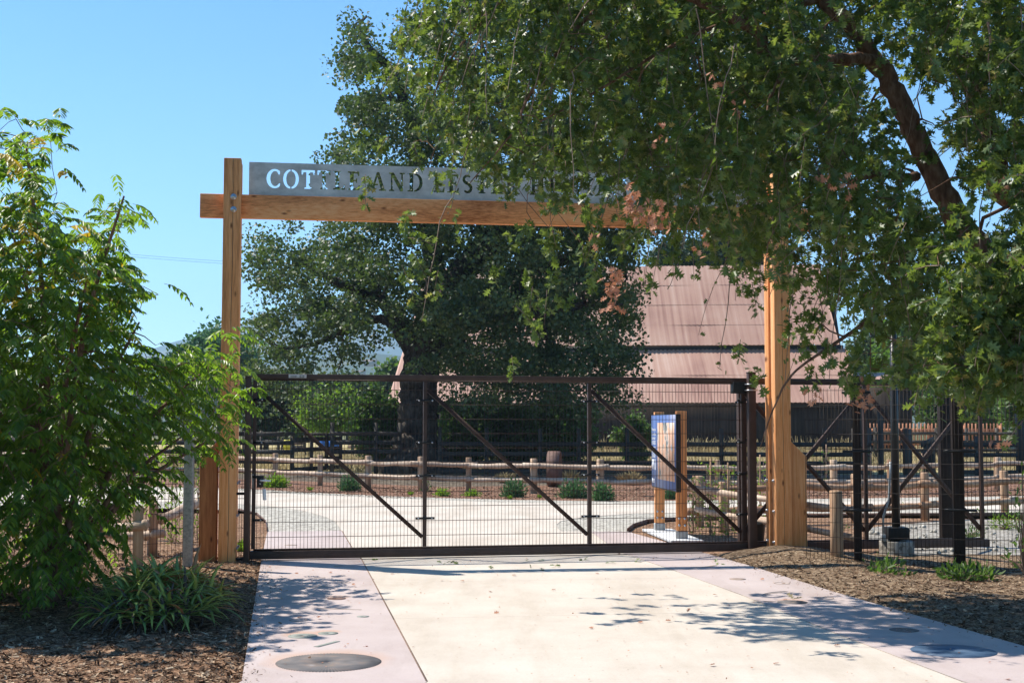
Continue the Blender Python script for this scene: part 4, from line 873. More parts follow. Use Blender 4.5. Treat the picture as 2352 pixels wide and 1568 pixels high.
# distant houses on the foothill
noise_mat('stucco',[(.3,(.30,.25,.21)),(.7,(.40,.34,.28))],3,3,.8,bs=0); noise_mat('tile',[(.3,(.30,.13,.09)),(.7,(.40,.19,.13))],3,3,.8,bs=0)
for k,(px,py,wd) in enumerate(((352,832,36),(398,838,26),(850,828,30),(880,843,34),(826,852,22))):
    Y=1150+k*40; c=AT(px,py,Y); ww=wd/3060*Y/2; h=ww*.2
    t=thing('house','small tan distant house with a red roof, '+('far left behind the shrub','right beside the leftmost house','high between oak trunk and crown edge','long one nearest the oak trunk','lowest and smallest one')[k],'house',(c[0],Y,c[2]-h))
    B(MB().box(c[0]-ww,c[0]+ww,Y,Y+12,-1 if c[2]<h else c[2]-h*4,c[2]+h*.3),'wall',M['stucco'],t)
    mb=MB(); mb.add([(c[0]-ww-1,Y-1,c[2]+h*.3),(c[0]+ww+1,Y-1,c[2]+h*.3),(c[0]+ww+1,Y+13,c[2]+h*.3),(c[0]-ww-1,Y+13,c[2]+h*.3),(c[0]-ww*.7,Y+6,c[2]+h*.9),(c[0]+ww*.7,Y+6,c[2]+h*.9)],[(0,1,5,4),(1,2,5),(2,3,4,5),(3,0,4),(3,2,1,0)]); B(mb,'roof',M['tile'],t)
# ------------------------------------------------------------------ vegetation
M['bark_dark']=noise_mat('bark_dark',[(.3,(.025,.020,.016)),(.5,(.06,.05,.042)),(.7,(.12,.105,.09))],3.2,8,.95,bs=1.0,bd=.12,sc=(2.4,2.4,.45),spec=.1)
M['bark_fg']=noise_mat('bark_fg',[(.3,(.08,.042,.028)),(.5,(.17,.095,.062)),(.7,(.28,.18,.13))],9,8,.9,bs=.8,bd=.03,sc=(2,2,.6),spec=.1)
M['twig']=noise_mat('twig',[(.3,(.16,.105,.075)),(.7,(.36,.26,.20))],6,4,.85,bs=0,spec=.2)
leaf_mat('oak_leaf',[(0,(.028,.058,.015)),(.45,(.062,.115,.027)),(.8,(.13,.185,.045)),(.95,(.20,.24,.06)),(.975,(.26,.23,.06)),(1,(.32,.24,.08))],.40,.42,.5,(.34,.46,.04))
leaf_mat('dead_leaf',[(0,(.30,.12,.07)),(1,(.58,.30,.19))],.25,.7,.2,(.5,.2,.08))
leaf_mat('oak_far',[(0,(.026,.042,.017)),(.5,(.058,.085,.032)),(1,(.14,.175,.07))],.25,.5,.35,(.2,.35,.04))
leaf_mat('shrub_leaf',[(0,(.030,.066,.014)),(.4,(.07,.14,.022)),(.7,(.15,.235,.03)),(1,(.30,.36,.04))],.5,.38,.45,(.36,.62,.02))
leaf_mat('shrub_yellow',[(0,(.35,.30,.02)),(1,(.60,.38,.03))],.45,.45,.4,(.7,.5,.02))
leaf_mat('aloe',[(0,(.08,.16,.06)),(.35,(.16,.27,.07)),(.65,(.36,.42,.08)),(1,(.58,.52,.10))],.18,.38,.5,(.2,.4,.05))
leaf_mat('aloe_red',[(0,(.40,.13,.05)),(1,(.50,.24,.10))],.2,.4,.4,(.6,.25,.08))
leaf_mat('aloe_dry',[(0,(.07,.055,.045)),(1,(.14,.11,.09))],.1,.8,.2,(.2,.15,.1))
leaf_mat('bright',[(0,(.09,.17,.025)),(.5,(.16,.28,.035)),(1,(.27,.38,.05))],.4,.5,.3,(.4,.65,.02))
leaf_mat('mid_green',[(0,(.035,.065,.02)),(.5,(.065,.115,.032)),(1,(.13,.19,.055))],.35,.5,.35,(.25,.5,.04))
leaf_mat('sage',[(0,(.04,.10,.04)),(.5,(.07,.16,.06)),(1,(.12,.22,.09))],.25,.6,.3,(.15,.35,.08))
leaf_mat('straw',[(0,(.30,.23,.12)),(1,(.52,.43,.25))],.3,.8,.2,(.5,.4,.2))
leaf_mat('far_green',[(0,(.035,.06,.025)),(.5,(.06,.09,.035)),(1,(.10,.13,.05))],.2,.6,.25,(.15,.25,.04))
leaf_mat('cypress',[(0,(.012,.03,.012)),(1,(.03,.06,.022))],.15,.6,.25,(.05,.12,.02))
leaf_mat('chip',[(0,(.045,.026,.015)),(.4,(.12,.07,.042)),(.78,(.23,.145,.09)),(1,(.48,.37,.25))],.0,.85,.15,(.2,.1,.05))
# templates: +Y is along the leaf
OAK=[(0,0,0),(.06,.14,.01),(.33,.20,.06),(.10,.34,.02),(.50,.50,.09),(.11,.56,.02),(.36,.82,.05),(.08,.82,.01),(0,1.0,-.06),
     (-.08,.82,.01),(-.36,.82,.05),(-.11,.56,.02),(-.50,.50,.09),(-.10,.34,.02),(-.33,.20,.06),(-.06,.14,.01)]
OAKF=[(0,1,2,3,5,7,8),(3,4,5),(5,6,7),(0,8,9,11,13,14,15),(13,11,12),(11,9,10)]
OAKF=[(0,1,2,3,4,5,6,7,8),(0,8,9,10,11,12,13,14,15)]
LANCE=[(0,0,0),(.14,.2,.03),(.185,.45,.05),(.11,.76,.02),(0,1,-.08),(-.11,.76,.02),(-.185,.45,.05),(-.14,.2,.03)]
LANCEF=[(0,1,2,3,4),(0,4,5,6,7)]
QUAD=[(0,0,0),(.42,.5,.08),(0,1,-.02),(-.42,.5,.08)]; QUADF=[(0,1,2),(0,2,3)]
def grid_points(rows, x0, y0, cw, chh, per9, rng_):
    """coverage counts per cell -> random pixel anchors"""
    out=[]
    for j,r in enumerate(rows):
        for i,c in enumerate(r):
            if c in ' 0.': continue
            lam=per9*(int(c)/9.0)**1.6; n=rng_.poisson(lam)
            if n: out.append(np.stack([x0+cw*(i+rng_.random(n)), y0+chh*(j+rng_.random(n)), np.full(n,int(c))],1))
    return np.concatenate(out)
def px_to_world(P,Y): return np.array([AT(p[0],p[1],y) for p,y in zip(P,Y)])
class Skel:
    def __init__(s): s.P=[]; s.R=[]; s.mb=MB()
    def limb(s,P,rad,k=10,noise=.0,sub=8):
        P=np.array(P,float); rad=np.array(rad,float); t=np.linspace(0,len(P)-1,(len(P)-1)*sub+1); i=np.arange(len(P))
        # smooth interpolation (catmull-rom)
        Q=[];RR=[]
        for tt in t:
            a=min(int(tt),len(P)-2); f=tt-a; p0=P[max(a-1,0)];p1=P[a];p2=P[a+1];p3=P[min(a+2,len(P)-1)]
            Q.append(.5*((2*p1)+(-p0+p2)*f+(2*p0-5*p1+4*p2-p3)*f*f+(-p0+3*p1-3*p2+p3)*f**3)); RR.append(rad[a]*(1-f)+rad[a+1]*f)
        Q=np.array(Q); L=np.mean(rad); Q[1:-1]+=rng.normal(size=(len(Q)-2,3))*L*.10
        s.mb.tube(Q,RR,k,noise=noise); s.P+=list(Q); s.R+=list(RR); return s
    def reach(s,targets,rmax=.05,rmin=.006,sag=.0,k=5,wig=.12,every=1,lmax=99):
        T=np.array(targets); A=np.array(s.P); Rr=np.array(s.R)
        d=np.min(np.linalg.norm(T[:,None,:]-A[None],axis=2),axis=1) if len(T)*len(A)<4e6 else np.zeros(len(T))
        for t in T[np.argsort(d)]:
            dd=np.linalg.norm(A-t,axis=1)+ .0*Rr; j=int(np.argmin(dd)); a=A[j]; L=dd[j]
            if L<1e-3 or L>lmax: continue
            r0=min(Rr[j]*.62,rmax); r1=max(min(r0*.5,rmax),rmin); r0=max(r0,rmin); n=max(3,min(7,int(L/.25)+2)); tt=np.linspace(0,1,n)
            P=a+(t-a)*tt[:,None]; P[1:-1]+=rng.normal(size=(n-2,3))*L*wig*.5; P[:,2]+=sag*L*4*tt*(1-tt)
            rr=r0+(r1-r0)*tt; s.mb.tube(P,rr,k,cap=False); A=np.concatenate([A,P[1:]]); Rr=np.concatenate([Rr,rr[1:]])
        s.P=list(A); s.R=list(Rr)
def plant_root(name,label,cat,loc,group=None): return thing(name,label,cat,loc,group)
# ---- foreground oak --------------------------------------------------------
FGR=[ # rows start at y=-314 ; columns start at x=784, 98 wide
'0038899999999999999',
'0058999999999999999',
'0158999999999999999',
'0368999999999999999',
'0379999999899999999',
'1479999999999989998',
'2457898998889878899',
'2346788999899864899',
'1335678999899875799',
'1123345789978875789',
'0112233467578987789',
'0211331134789998899',
'0201210012458999899',
'0001100001334889899',
'0001000011345877888',
'0000000001112122445',
'0000000000100000222']
FGR=[r+('7765' if j<12 else '2200') for j,r in enumerate(FGR)]
P=grid_points(FGR,784,-314,98,78.4,19.5,rng)
x=P[:,0]; y=P[:,1]
hang=np.interp(x,[784,1500,1900,2352,2700],[14.6,14.4,14.0,13.2,13.0]); spread=np.interp(x,[784,1300,1800,2700],[1.0,1.6,2.2,2.6])
Y=hang+(rng.random(len(P))*2-1)*spread
LP=np.array([(2330,640),(2240,555),(2165,440),(2125,350),(2095,290),(2030,170),(1965,75),(1885,0)],float)
def nearpath(x,y,LPx,rad):
    d=np.full(len(x),1e9)
    for a,b in zip(LPx[:-1],LPx[1:]):
        ab=b-a; t=np.clip(((x-a[0])*ab[0]+(y-a[1])*ab[1])/(ab@ab),0,1); d=np.minimum(d,np.hypot(x-a[0]-ab[0]*t,y-a[1]-ab[1]*t))
    return d<rad
kill=nearpath(x,y+25,LP[1:],58)&(rng.random(len(x))<.84)
kill|=(x>1880)&(x<2180)&(y>140)&(y<470)&(rng.random(len(x))<.3)
kill|=(x>1745)&(x<1835)&(y>560)&(y<930)&(rng.random(len(x))<.55)
kill|=(x>880)&(x<1200)&(y>370)&(y<500)&(rng.random(len(x))<.25)
kill|=(x>1372)&(x<1700)&(y>520)&(y<880)&(rng.random(len(x))<.45)
kill|=(x<1250)&(rng.random(len(x))<.2)
P=P[~kill]; x=x[~kill]; y=y[~kill]; Y=Y[~kill]
near=(x>2150)&(y>450); Y=np.where(near&(rng.random(len(P))<.7),10.6+1.0*rng.random(len(P)),Y)
Y=np.minimum(Y,17.2)
anc=px_to_world(P[:,:2],Y)
anc[:,2]=np.minimum(anc[:,2],11)
fo=thing('oak_tree','big foreground oak whose leafy branches hang over the gateway from the right','tree',(8.6,14.6,0))
sk=Skel()
T0=np.array((8.6,14.6,0.)); l1=[AT(2420,760,14.0),AT(2240,560,14),AT(2165,440,14),AT(2095,290,14),AT(2030,170,14.1),AT(1965,75,14.2),AT(1885,0,14.3),AT(1700,-90,14.3),AT(1450,-120,14.2),AT(1200,-60,14.0)]
sk.limb([T0+(0,0,-.2),T0+(-.05,0,.8),T0+(-.35,-.1,1.6)],[.42,.34,.30],14,.12)
sk.limb([T0+(-.35,-.1,1.6)]+l1,[.24,.18,.145,.125,.115,.105,.09,.08,.07,.055,.04],12,.08)
sk.limb([T0+(-.35,-.1,1.6),AT(2480,520,15),AT(2310,440,15.4),AT(2285,370,15.5),AT(2250,240,15.6),AT(2200,120,15.6),AT(2120,20,15.5),AT(2000,-120,15.4)],[.22,.17,.15,.14,.13,.11,.09,.06],10,.08)
sk.limb([T0+(-.35,-.1,1.6),T0+(.2,.3,3.2),T0+(0,.4,5),T0+(-1,.2,7.2)],[.24,.2,.15,.08],10,.08)
sk.limb([AT(2030,150,14.1),AT(1985,138,13.8),AT(1880,140,13.5),AT(1760,130,13.4),AT(1745,80,13.4),AT(1650,25,13.4),AT(1560,-10,13.4)],[.075,.07,.066,.062,.058,.05,.035],8)
sk.limb([AT(2105,405,14),AT(2070,408,13.7),AT(2030,396,13.5),AT(1950,420,13.3)],[.055,.045,.035,.02],7)
sk.limb([AT(1880,0,14.3),AT(1650,60,13.9),AT(1500,130,13.7),AT(1370,210,13.5),AT(1240,280,13.4)],[.04,.03,.02,.014,.008],6)
sk.limb([AT(1500,-80,14.2),AT(1330,60,14),AT(1215,220,13.8),AT(1180,300,13.7),AT(1080,420,13.7)],[.04,.026,.018,.012,.006],6)
sk.limb([AT(1250,-80,14.1),AT(1130,20,14),AT(1040,130,13.9),AT(1000,210,13.9),AT(985,260,13.9)],[.03,.02,.014,.009,.005],6)
sk.limb([AT(2150,620,13.8),AT(1960,760,13.4),AT(1830,850,13.2),AT(1780,930,13.1),AT(1745,1030,13.0)],[.03,.02,.012,.008,.004],6)
sub=anc[rng.random(len(anc))<.2]; sk.reach(sub,rmax=.026,rmin=.004,sag=.10,k=5,wig=.2,lmax=1.3)
# long drooping whips
wh=[]; WM=MB()
for k in range(230):
    a=anc[rng.integers(len(anc))]
    if a[2]<3.6: continue
    L=.7+1.0*rng.random(); lean=rng.normal(size=2)*.22+np.array([-.18,-.05]); n=8; tt=np.linspace(0,1,n)
    Pw=a+np.stack([lean[0]*tt*L,lean[1]*tt*L,-L*tt**1.3],1)+rng.normal(size=(n,3))*.012; wh.append(Pw); WM.tube(Pw,np.linspace(.0075,.003,n),4,cap=False)
# leaves along short twigs
def twig_leaves(anc,nmin,nmax,Lt,dirs,leafsize,droop):
    Ps=[];D=[];S=[];TW=MB()
    for a,d in zip(anc,dirs):
        n=rng.integers(nmin,nmax); L=Lt*(.6+.8*rng.random()); t=np.sort(rng.random(n)); p=a+d*(t*L)[:,None]; p[:,2]-=droop*L*t**2
        side=np.cross(d,rng.normal(size=(n,3))); side/=np.linalg.norm(side,axis=1)[:,None]
        dd=d*.45+side*.9+np.array([0,0,-.25]); Ps.append(p+side*.012); D.append(dd); S.append(leafsize*(.5+.85*rng.random(n)))
        if rng.random()<.55:
            tt=np.linspace(0,1,4); q=a+d*(tt*L)[:,None]; q[:,2]-=droop*L*tt**2; TW.tube(q,[.0045,.0035,.003,.002],3,cap=False)
    return np.concatenate(Ps),np.concatenate(D),np.concatenate(S),TW
dirs=rdir(len(anc),-1.1)
Ps,D,S_,TW=twig_leaves(anc,17,30,.30,dirs,.097,.3)
wp_=np.concatenate([w[rng.integers(1,8,9)]+rng.normal(size=(9,3))*.03 for w in wh]); Ps=np.concatenate([Ps,wp_]); D=np.concatenate([D,rdir(len(wp_),-.6)]); S_=np.concatenate([S_,.07*(.6+.6*rng.random(len(wp_)))])
inside=(Ps[:,2]>.3); Ps,D,S_=Ps[inside],D[inside],S_[inside]
me=scatter('crown',OAK,OAKF,Ps,frames(D,rng.normal(size=len(Ps))*.9),S_,np.clip(rng.random(len(Ps)),0,1))
put('crown',me,M['oak_leaf'],fo); print('fg oak leaves',len(Ps))
B(sk.mb,'trunk',M['bark_fg'],fo,smooth=True); TW.f+=[tuple(i+TW.n for i in f) for f in WM.f]; TW.v+=WM.v; TW.a+=WM.a; TW.n+=WM.n; B(TW,'twigs',M['twig'],fo)
# brown dead leaf clusters
c=[];dd=[];cl=[(1445,480,13.2,10),(1480,505,13.2,14),(1520,510,13.3,12),(1408,670,12.9,14),(1400,640,12.9,12),(1470,485,13.3,8),(1360,935,12.9,3),(1598,1000,13,5),(1640,300,13,6),(2110,370,13.7,5),(1950,800,13.2,6),(1760,1590,13,0),(1928,905,12.8,6),(2100,250,13.5,5),(1320,900,13,0),(1585,725,13,6)]
for (x_,y_,Y_,n) in [(1450,470,13.2,10),(1470,500,13.2,10),(1505,490,13.3,9),(1525,505,13.3,8),(1455,455,13.2,8),(1408,652,12.9,12),(1402,690,12.9,12),(1415,636,12.9,8),(1362,537,12.9,2),(1600,575,13,4),(1640,187,13,4),(1940,430,13.5,6),(1890,410,13.6,5),(1510,305,13,5),(1700,240,13.2,4),(2330,330,13,5),(1985,918,12.7,10),(1978,905,12.7,8),(1875,1005-90,12.7,4),(2275,1005,10.8,2)]:
    Y_=min(Y_,11.9) if Y_>12 else Y_; n=int(n*1.5); q=AT(x_,y_,Y_); c.append(q+rng.normal(size=(n,3))*np.array([.045,.06,.06])); dd.append(rdir(n,-.6))
c=np.concatenate(c); dd=np.concatenate(dd)
put('dead_leaves',scatter('dead_leaves',OAK,OAKF,c,frames(dd,rng.normal(size=len(c))),.075*(.7+.6*rng.random(len(c))),rng.random(len(c))),M['dead_leaf'],fo)
# ---- valley oak in the middle distance --------------------------------------
BGR=[
'000000053788888888870',
'000000016688888888870',
'000000038898888888880',
'000000038999998888880',
'000000048888888888880',
'000000058888888888870',
'000000268888888888750',
'000002799999999741530',
'000003788999999842550',
'000001677799999972000',
'000000633289999970000',
'000000521037776400000',
'000000300001000000000']
BGR=['000000000666777777760','000000000057888888870']+BGR[0:]
P=grid_points(BGR,0,-157,98,78.4,17,rng); x=P[:,0]
ok=~((P[:,0]>1450)&(P[:,1]>530)) & ~((P[:,0]<775)&(P[:,1]<330)) & ~((x<735)&(P[:,1]<480)&(P[:,1]>300)) & ~((x>860)&(x<900)&(P[:,1]<120)) & ~((x<560)&(P[:,1]<900)) & ~((x>1470)&(x<1535)&(P[:,1]>545)&(P[:,1]<640))
P=P[ok]; x=P[:,0]; half=7.5*np.sqrt(np.clip(1-((x-1080)/620)**2,.05,1)); Y=53.5+(rng.random(len(P))*2-1)*half; low=P[:,1]>760; Y=np.where(low,np.clip(Y,47,60),Y)
anc=px_to_world(P[:,:2],Y)
tx=AT(955,1060,53.0)[0]
bo=thing('oak_tree','huge old valley oak with a broad dark trunk standing behind the gate','tree',(tx,53.0,0))
sk=Skel()
sk.limb([(tx+.15,53,-.3),(tx+.05,53,.5),(tx+.0,53,1.6),(tx+.1,53,3.2),(tx+.25,53,4.6),(tx+.9,53,6.2)],[1.75,1.05,.80,.72,.70,.72],20,.10)
# root flare
for a in np.linspace(0,2*math.pi,8,endpoint=False): sk.limb([(tx+.1+1.9*math.cos(a),53+1.7*math.sin(a),-.15),(tx+.1+1.1*math.cos(a),53+1.1*math.sin(a),.15),(tx+.05+.45*math.cos(a),53+.45*math.sin(a),1.1)],[.12,.35,.4],8,.1,sub=4)
C0=np.array((tx+.9,53,6.2))
for pts,rad in (([C0,AT(1080,600,53),AT(1180,500,53),AT(1240,430,52),AT(1330,330,51.5),AT(1420,210,51)],[.66,.55,.45,.35,.26,.12]),
                ([(tx+.7,53,5.2),AT(1000,640,53.5),AT(985,520,54),AT(960,400,54),AT(945,290,54),AT(905,180,54),AT(850,110,54),AT(822,60,54)],[.55,.45,.38,.32,.26,.2,.14,.07]),
                ([(tx+.2,53,4.8),AT(890,705,53),AT(840,680,52.5),AT(760,640,52),AT(680,600,51.5)],[.36,.28,.22,.15,.07]),
                ([(tx+.1,53,4.2),AT(900,745,53),AT(850,735,53),AT(790,760,52),AT(720,790,51.5),AT(640,800,51.5)],[.30,.22,.17,.12,.09,.05]),
                ([C0,AT(1150,640,54),AT(1290,600,55),AT(1400,560,55.5),AT(1440,640,55)],[.4,.3,.22,.14,.06]),
                ([C0,AT(1110,720,51),AT(1220,720,49.5),AT(1340,700,49),AT(1430,700,49)],[.34,.24,.18,.12,.05]),
                ([AT(985,520,54),AT(900,470,54),AT(820,420,54),AT(770,350,54)],[.25,.2,.12,.06]),
                ([AT(1180,500,53),AT(1120,380,55),AT(1090,230,56),AT(1060,60,56),AT(1080,-60,56)],[.3,.24,.18,.12,.05]),
                ([AT(1240,430,52),AT(1420,380,54),AT(1580,330,55),AT(1720,300,56)],[.28,.2,.14,.06])):
    sk.limb(pts,rad,10,.08,sub=6)
sub=anc[rng.random(len(anc))<.26]; sk.reach(sub,rmax=.14,rmin=.014,k=5,wig=.22)
n=len(anc); per=130
off=rdir(n*per).reshape(n,per,3)*(rng.random((n,per,1))**.4)*np.array([.78,.78,.55])*(.6+.8*rng.random((n,1,1))); Pl=(anc[:,None]+off).reshape(-1,3); D=rdir(len(Pl),-.1)
me=scatter('crown',QUAD,QUADF,Pl,frames(D,rng.normal(size=len(Pl))),.155*(.6+.7*rng.random(len(Pl))),np.clip(.5*rng.random(len(Pl))+.5*np.repeat(rng.random(n),per),0,1))
put('crown',me,M['oak_far'],bo); print('bg oak leaves',len(Pl))
B(sk.mb,'trunk',M['bark_dark'],bo,smooth=True)
# ---- generic trees ---------------------------------------------------------
def tree(name,label,px,pyt,pyb,hw,Y,mat,ncl=260,per=40,leaf=.3,trunk=.25,cat='tree',group=None,zb=0,asp=1.0,low=.12,lump=.16,tmpl='Q',bark='bark_dark',rag=1.0,depth=None):
    """px centre, pyt top, pyb bottom of foliage, hw half width in px"""
    ncl=max(30,int(ncl/2.6)); per=int(per*2.6); lump=lump*1.75; rag=rag*1.9
    t0=AT(px,pyt,Y); b0=AT(px,pyb,Y); H=t0[2]-b0[2]; w_=hw/F*Y; d_=(depth or w_*asp)
    root=thing(name,label,cat,(t0[0],Y,zb),group)
    u=rdir(ncl); r=rng.random(ncl)**.45; C=np.array([t0[0],Y,b0[2]+H/2])+u*r[:,None]*np.array([w_,d_,H/2])*(1+.18*rag*np.array([mn.noise(Vector(tuple(q*2.2)+(0,))[:3]) if False else mn.noise(Vector((q[0]*2.2,q[1]*2.2,q[2]*2.2+px))) for q in u])[:,None])
    s=Skel(); th=b0[2]+H*.25-zb
    s.limb([(t0[0],Y,zb-.1),(t0[0]+.05*w_,Y,zb+th*.5),(t0[0],Y,zb+th),(t0[0],Y,b0[2]+H*.7)],[trunk,trunk*.8,trunk*.65,trunk*.15],8,.05,sub=4)
    s.reach(C[rng.random(ncl)<.5],rmax=trunk*.4,rmin=leaf*.05,k=4,wig=.2)
    lm=lump*max(w_,H/2)
    Pl=(C[:,None]+rng.normal(size=(ncl,per,3))*lm*.62).reshape(-1,3)
    Pl[:,2]=np.maximum(Pl[:,2],zb+.03)
    tv,tf=(QUAD,QUADF) if tmpl=='Q' else (LANCE,LANCEF)
    D=rdir(len(Pl),-.1 if tmpl=='Q' else .2)
    put('crown',scatter('crown',tv,tf,Pl,frames(D,rng.normal(size=len(Pl))*.8),leaf*(.6+.7*rng.random(len(Pl))),np.clip(.5*rng.random(len(Pl))+.5*np.repeat(rng.random(ncl),per),0,1)),M[mat],root)
    B(s.mb,'trunk',M[bark],root,smooth=True); return root
tree('ornamental_tree','round bright lime-green small tree seen through the left gate panel',765,903,987,70,80,'bright',300,40,.22,.14)
tree('shrub','tall bushy green shrub just left of the big oak trunk',868,905,1058,46,55,'mid_green',300,40,.16,.06,cat='shrub',asp=.9)
tree('shrub','dark green bush against the barn front right of the oak trunk',1070,925,1062,75,56,'mid_green',300,44,.17,.1,cat='shrub')
tree('shrub','large dark bush under the oak in front of the barn wall',1190,930,1075,80,57,'mid_green',320,44,.17,.1,cat='shrub')
tree('shrub','leafy dark bush behind the gate post in front of the barn',1300,900,1070,62,55,'mid_green',300,44,.17,.1,cat='shrub')
tree('shrub','slim leafy bush just left of the info sign by the barn',1455,960,1060,34,60,'mid_green',120,36,.17,.08,cat='shrub')
tree('cypress','dark dense cypress screen behind the latch post',612,880,1003,52,84,'cypress',260,40,.3,.2,asp=.8)
tree('tree','yellowish green rounded tree left of the timber post',505,762,900,72,150,'sage',260,40,.55,.3,group='trees beyond the paddock')
tree('tree','smaller yellowish green tree behind the left shrub gap',425,806,900,46,140,'sage',160,40,.5,.25)
tree('tree','dull green tree beyond the lime tree behind the top rail',700,862,950,80,150,'far_green',240,40,.6,.3)
tree('tree','hazy grey-green tree between lime tree and tall shrub',800,868,950,60,170,'far_green',220,40,.6,.3)
tree('tree','green tree tucked against the left roof corner of the barn',905,836,930,38,150,'mid_green',200,40,.5,.25)
tree('tree','dark tree low behind the left end of the gate top rail',655,872,1000,60,100,'far_green',240,40,.4,.3)
for k,(px,yt,yb,hw,Y,mt,lab) in enumerate(((2130,690,960,110,118,'mid_green','tall green tree behind the shed and right picket fence'),(2270,640,985,120,112,'far_green','broad dark tree at the right edge behind the picket fence'),(2030,740,925,80,130,'far_green','dark tree rising just right of the barn roof'),(2215,860,1005,80,100,'mid_green','sunlit leafy tree low behind the right end of the picket fence'),(2400,820,1010,80,90,'mid_green','green tree cut by the right picture edge'),(1560,560,640,60,130,'cypress','dark tree crown rising over the barn ridge'),(1690,520,650,90,135,'cypress','dark tree mass behind the right half of the barn ridge'))):
    tree('tree',lab,px,yt,yb,hw,Y,mt,300,46,.42,.4)
C=[]
for k in range(30):
    px=-250+k*95+rng.normal()*25; Yk=260+rng.random()*480; c0=AT(px,925+rng.random()*22,Yk); w_=(40+30*rng.random())/F*Yk
    u=rdir(70); C.append(c0+u*(rng.random(70)**.45)[:,None]*np.array([w_,w_,w_*.62]))
C=np.concatenate(C); Pl=(C[:,None]+rng.normal(size=(len(C),20,3))*1.1).reshape(-1,3); Pl[:,2]=np.maximum(Pl[:,2],0)
tag(put('far_treeline',scatter('far_treeline',QUAD,QUADF,Pl,frames(rdir(len(Pl)),rng.normal(size=len(Pl))),1.5*(.6+.7*rng.random(len(Pl))),np.repeat(rng.random(len(C)),20)),M['far_green']),kind='stuff')
# ---- left compound-leaf shrub ----------------------------------------------
LG=[
'34600000000000',
'56600000000000',
'67300000000000',
'67420300000000',
'78411550000000',
'89634653000000',
'99978875000000',
'99999985000000',
'99999973440000',
'99999976663000',
'99999840014300',
'99999733467400',
'99999999997200',
'99999999998720',
'99999999998750',
'99999999988730',
'99999999887500',
'99999998742000',
'99999998410000',
'99999863000000',
'99996530000000',
'68875200000000',
'23742000000000']
LG=[('9999'if j>6 else '4555')+r for j,r in enumerate(LG)]
P=grid_points(LG,-196,245,49,49,15.0,rng); P[:,0]-=np.interp(P[:,0],[100,500],[0,46]); P[:,1]-=np.interp(P[:,1],[400,900,1100,1250],[-5,55,45,15]); P=P[~((P[:,0]>285)&(P[:,1]<650)&(P[:,1]>500))]; P=P[~((P[:,0]>300)&(P[:,1]<760)&(P[:,1]>560)&(rng.random(len(P))<.45))]; P=P[~((P[:,0]>300)&(P[:,0]<500)&(P[:,1]<790)&(P[:,1]>680))]; P=P[~((P[:,0]>300)&(rng.random(len(P))<.25))]; P=P[~((P[:,0]>250)&(P[:,1]>980)&(rng.random(len(P))<.55))]; P=P[(P[:,2]>6)|(rng.random(len(P))<.75)]; x=P[:,0]
Y=np.interp(x,[-200,100,330,560],[13.6,14.0,15.5,16.2])+(rng.random(len(P))*2-1)*np.interp(x,[-200,200,560],[1.9,1.6,.8]); anc=px_to_world(P[:,:2],Y); anc[:,2]=np.maximum(anc[:,2],.18)
bx=AT(120,1400,14.2)[0]
sh=thing('walnut_shrub','large leafy shrub with drooping feather-shaped leaves at the left edge','shrub',(bx,14.2,0))
sk=Skel(); b0=np.array((bx,14.2,0.))
for tip in (AT(60,330,13.9),AT(285,450,13.8),AT(20,500,14.6),AT(200,640,13.2),AT(320,740,15.2),AT(470,850,16),AT(420,1000,15.8),AT(300,1130,14.8),AT(90,900,12.8),AT(-60,700,14.2),AT(500,1000,16.1)):
    m_=b0*.5+tip*.5; m_[2]=b0[2]+(tip[2]-b0[2])*.62; m_[0]=b0[0]+(tip[0]-b0[0])*.38
    sk.limb([b0+rng.normal(size=3)*(.05,.05,0),m_,tip],[.05,.03,.010],7,.05,sub=6)
sk.reach(anc[rng.random(len(anc))<.22],rmax=.016,rmin=.004,sag=.06,k=4,wig=.1)
lv=[];ld=[];ls=[];rb=MB();yl=[]
cen=np.array([bx,14.0,1.8])
for a in anc:
    out=a-cen; out[2]*=.35; out/=np.linalg.norm(out)+1e-6; d=out*.8+rng.normal(size=3)*.55; d[2]=d[2]*.5+.15; d/=np.linalg.norm(d)
    L=.24+.15*rng.random(); n=int(rng.integers(6,10)); tt=np.linspace(.18,1,n); dr=.35+.5*rng.random()
    p=a+d*(tt*L)[:,None]; p[:,2]-=dr*L*tt**2
    tan=np.tile(d,(n,1)); tan[:,2]-=2*dr*tt; tan/=np.linalg.norm(tan,axis=1)[:,None]
    side=np.cross(tan,[0,0,1.]); side/=np.linalg.norm(side,axis=1)[:,None]+1e-9
    for sg in (-1,1):
        q=tan*.55+side*sg*.85+np.array([0,0,-.55])+rng.normal(size=(n,3))*.10; lv.append(p); ld.append(q); ls.append((.112*(.75+.4*rng.random(n)))*np.interp(tt,[0,.3,.8,1],[.7,1,.95,.6]))
    lv.append(p[-1:]); ld.append(tan[-1:]); ls.append(np.array([.075]))
    yl+= [rng.random()<(.09 if a[2]>3.1 else .003)]*(2*n+1)
    if rng.random()<.6: t4=np.linspace(0,1,4); r4=a+d*(t4*L)[:,None]; r4[:,2]-=dr*L*t4**2; rb.tube(r4,[.0028,.0025,.002,.0012],3,cap=False)
lv=np.concatenate(lv); ld=np.concatenate(ld); ls=np.concatenate(ls); yl=np.array(yl)
fr=frames(ld,rng.normal(size=len(lv))*.25); rn=rng.random(len(lv)); rn=np.clip(rn*.8+.2*rng.random(len(rn)),0,1)
put('foliage',scatter('foliage',LANCE,LANCEF,lv[~yl],fr[~yl],ls[~yl],rn[~yl]),M['shrub_leaf'],sh)
tag(put('foliage',scatter('foliage',LANCE,LANCEF,lv[yl],fr[yl],ls[yl],rn[yl]),M['shrub_yellow'],sh),'yellowed leaves near the top')
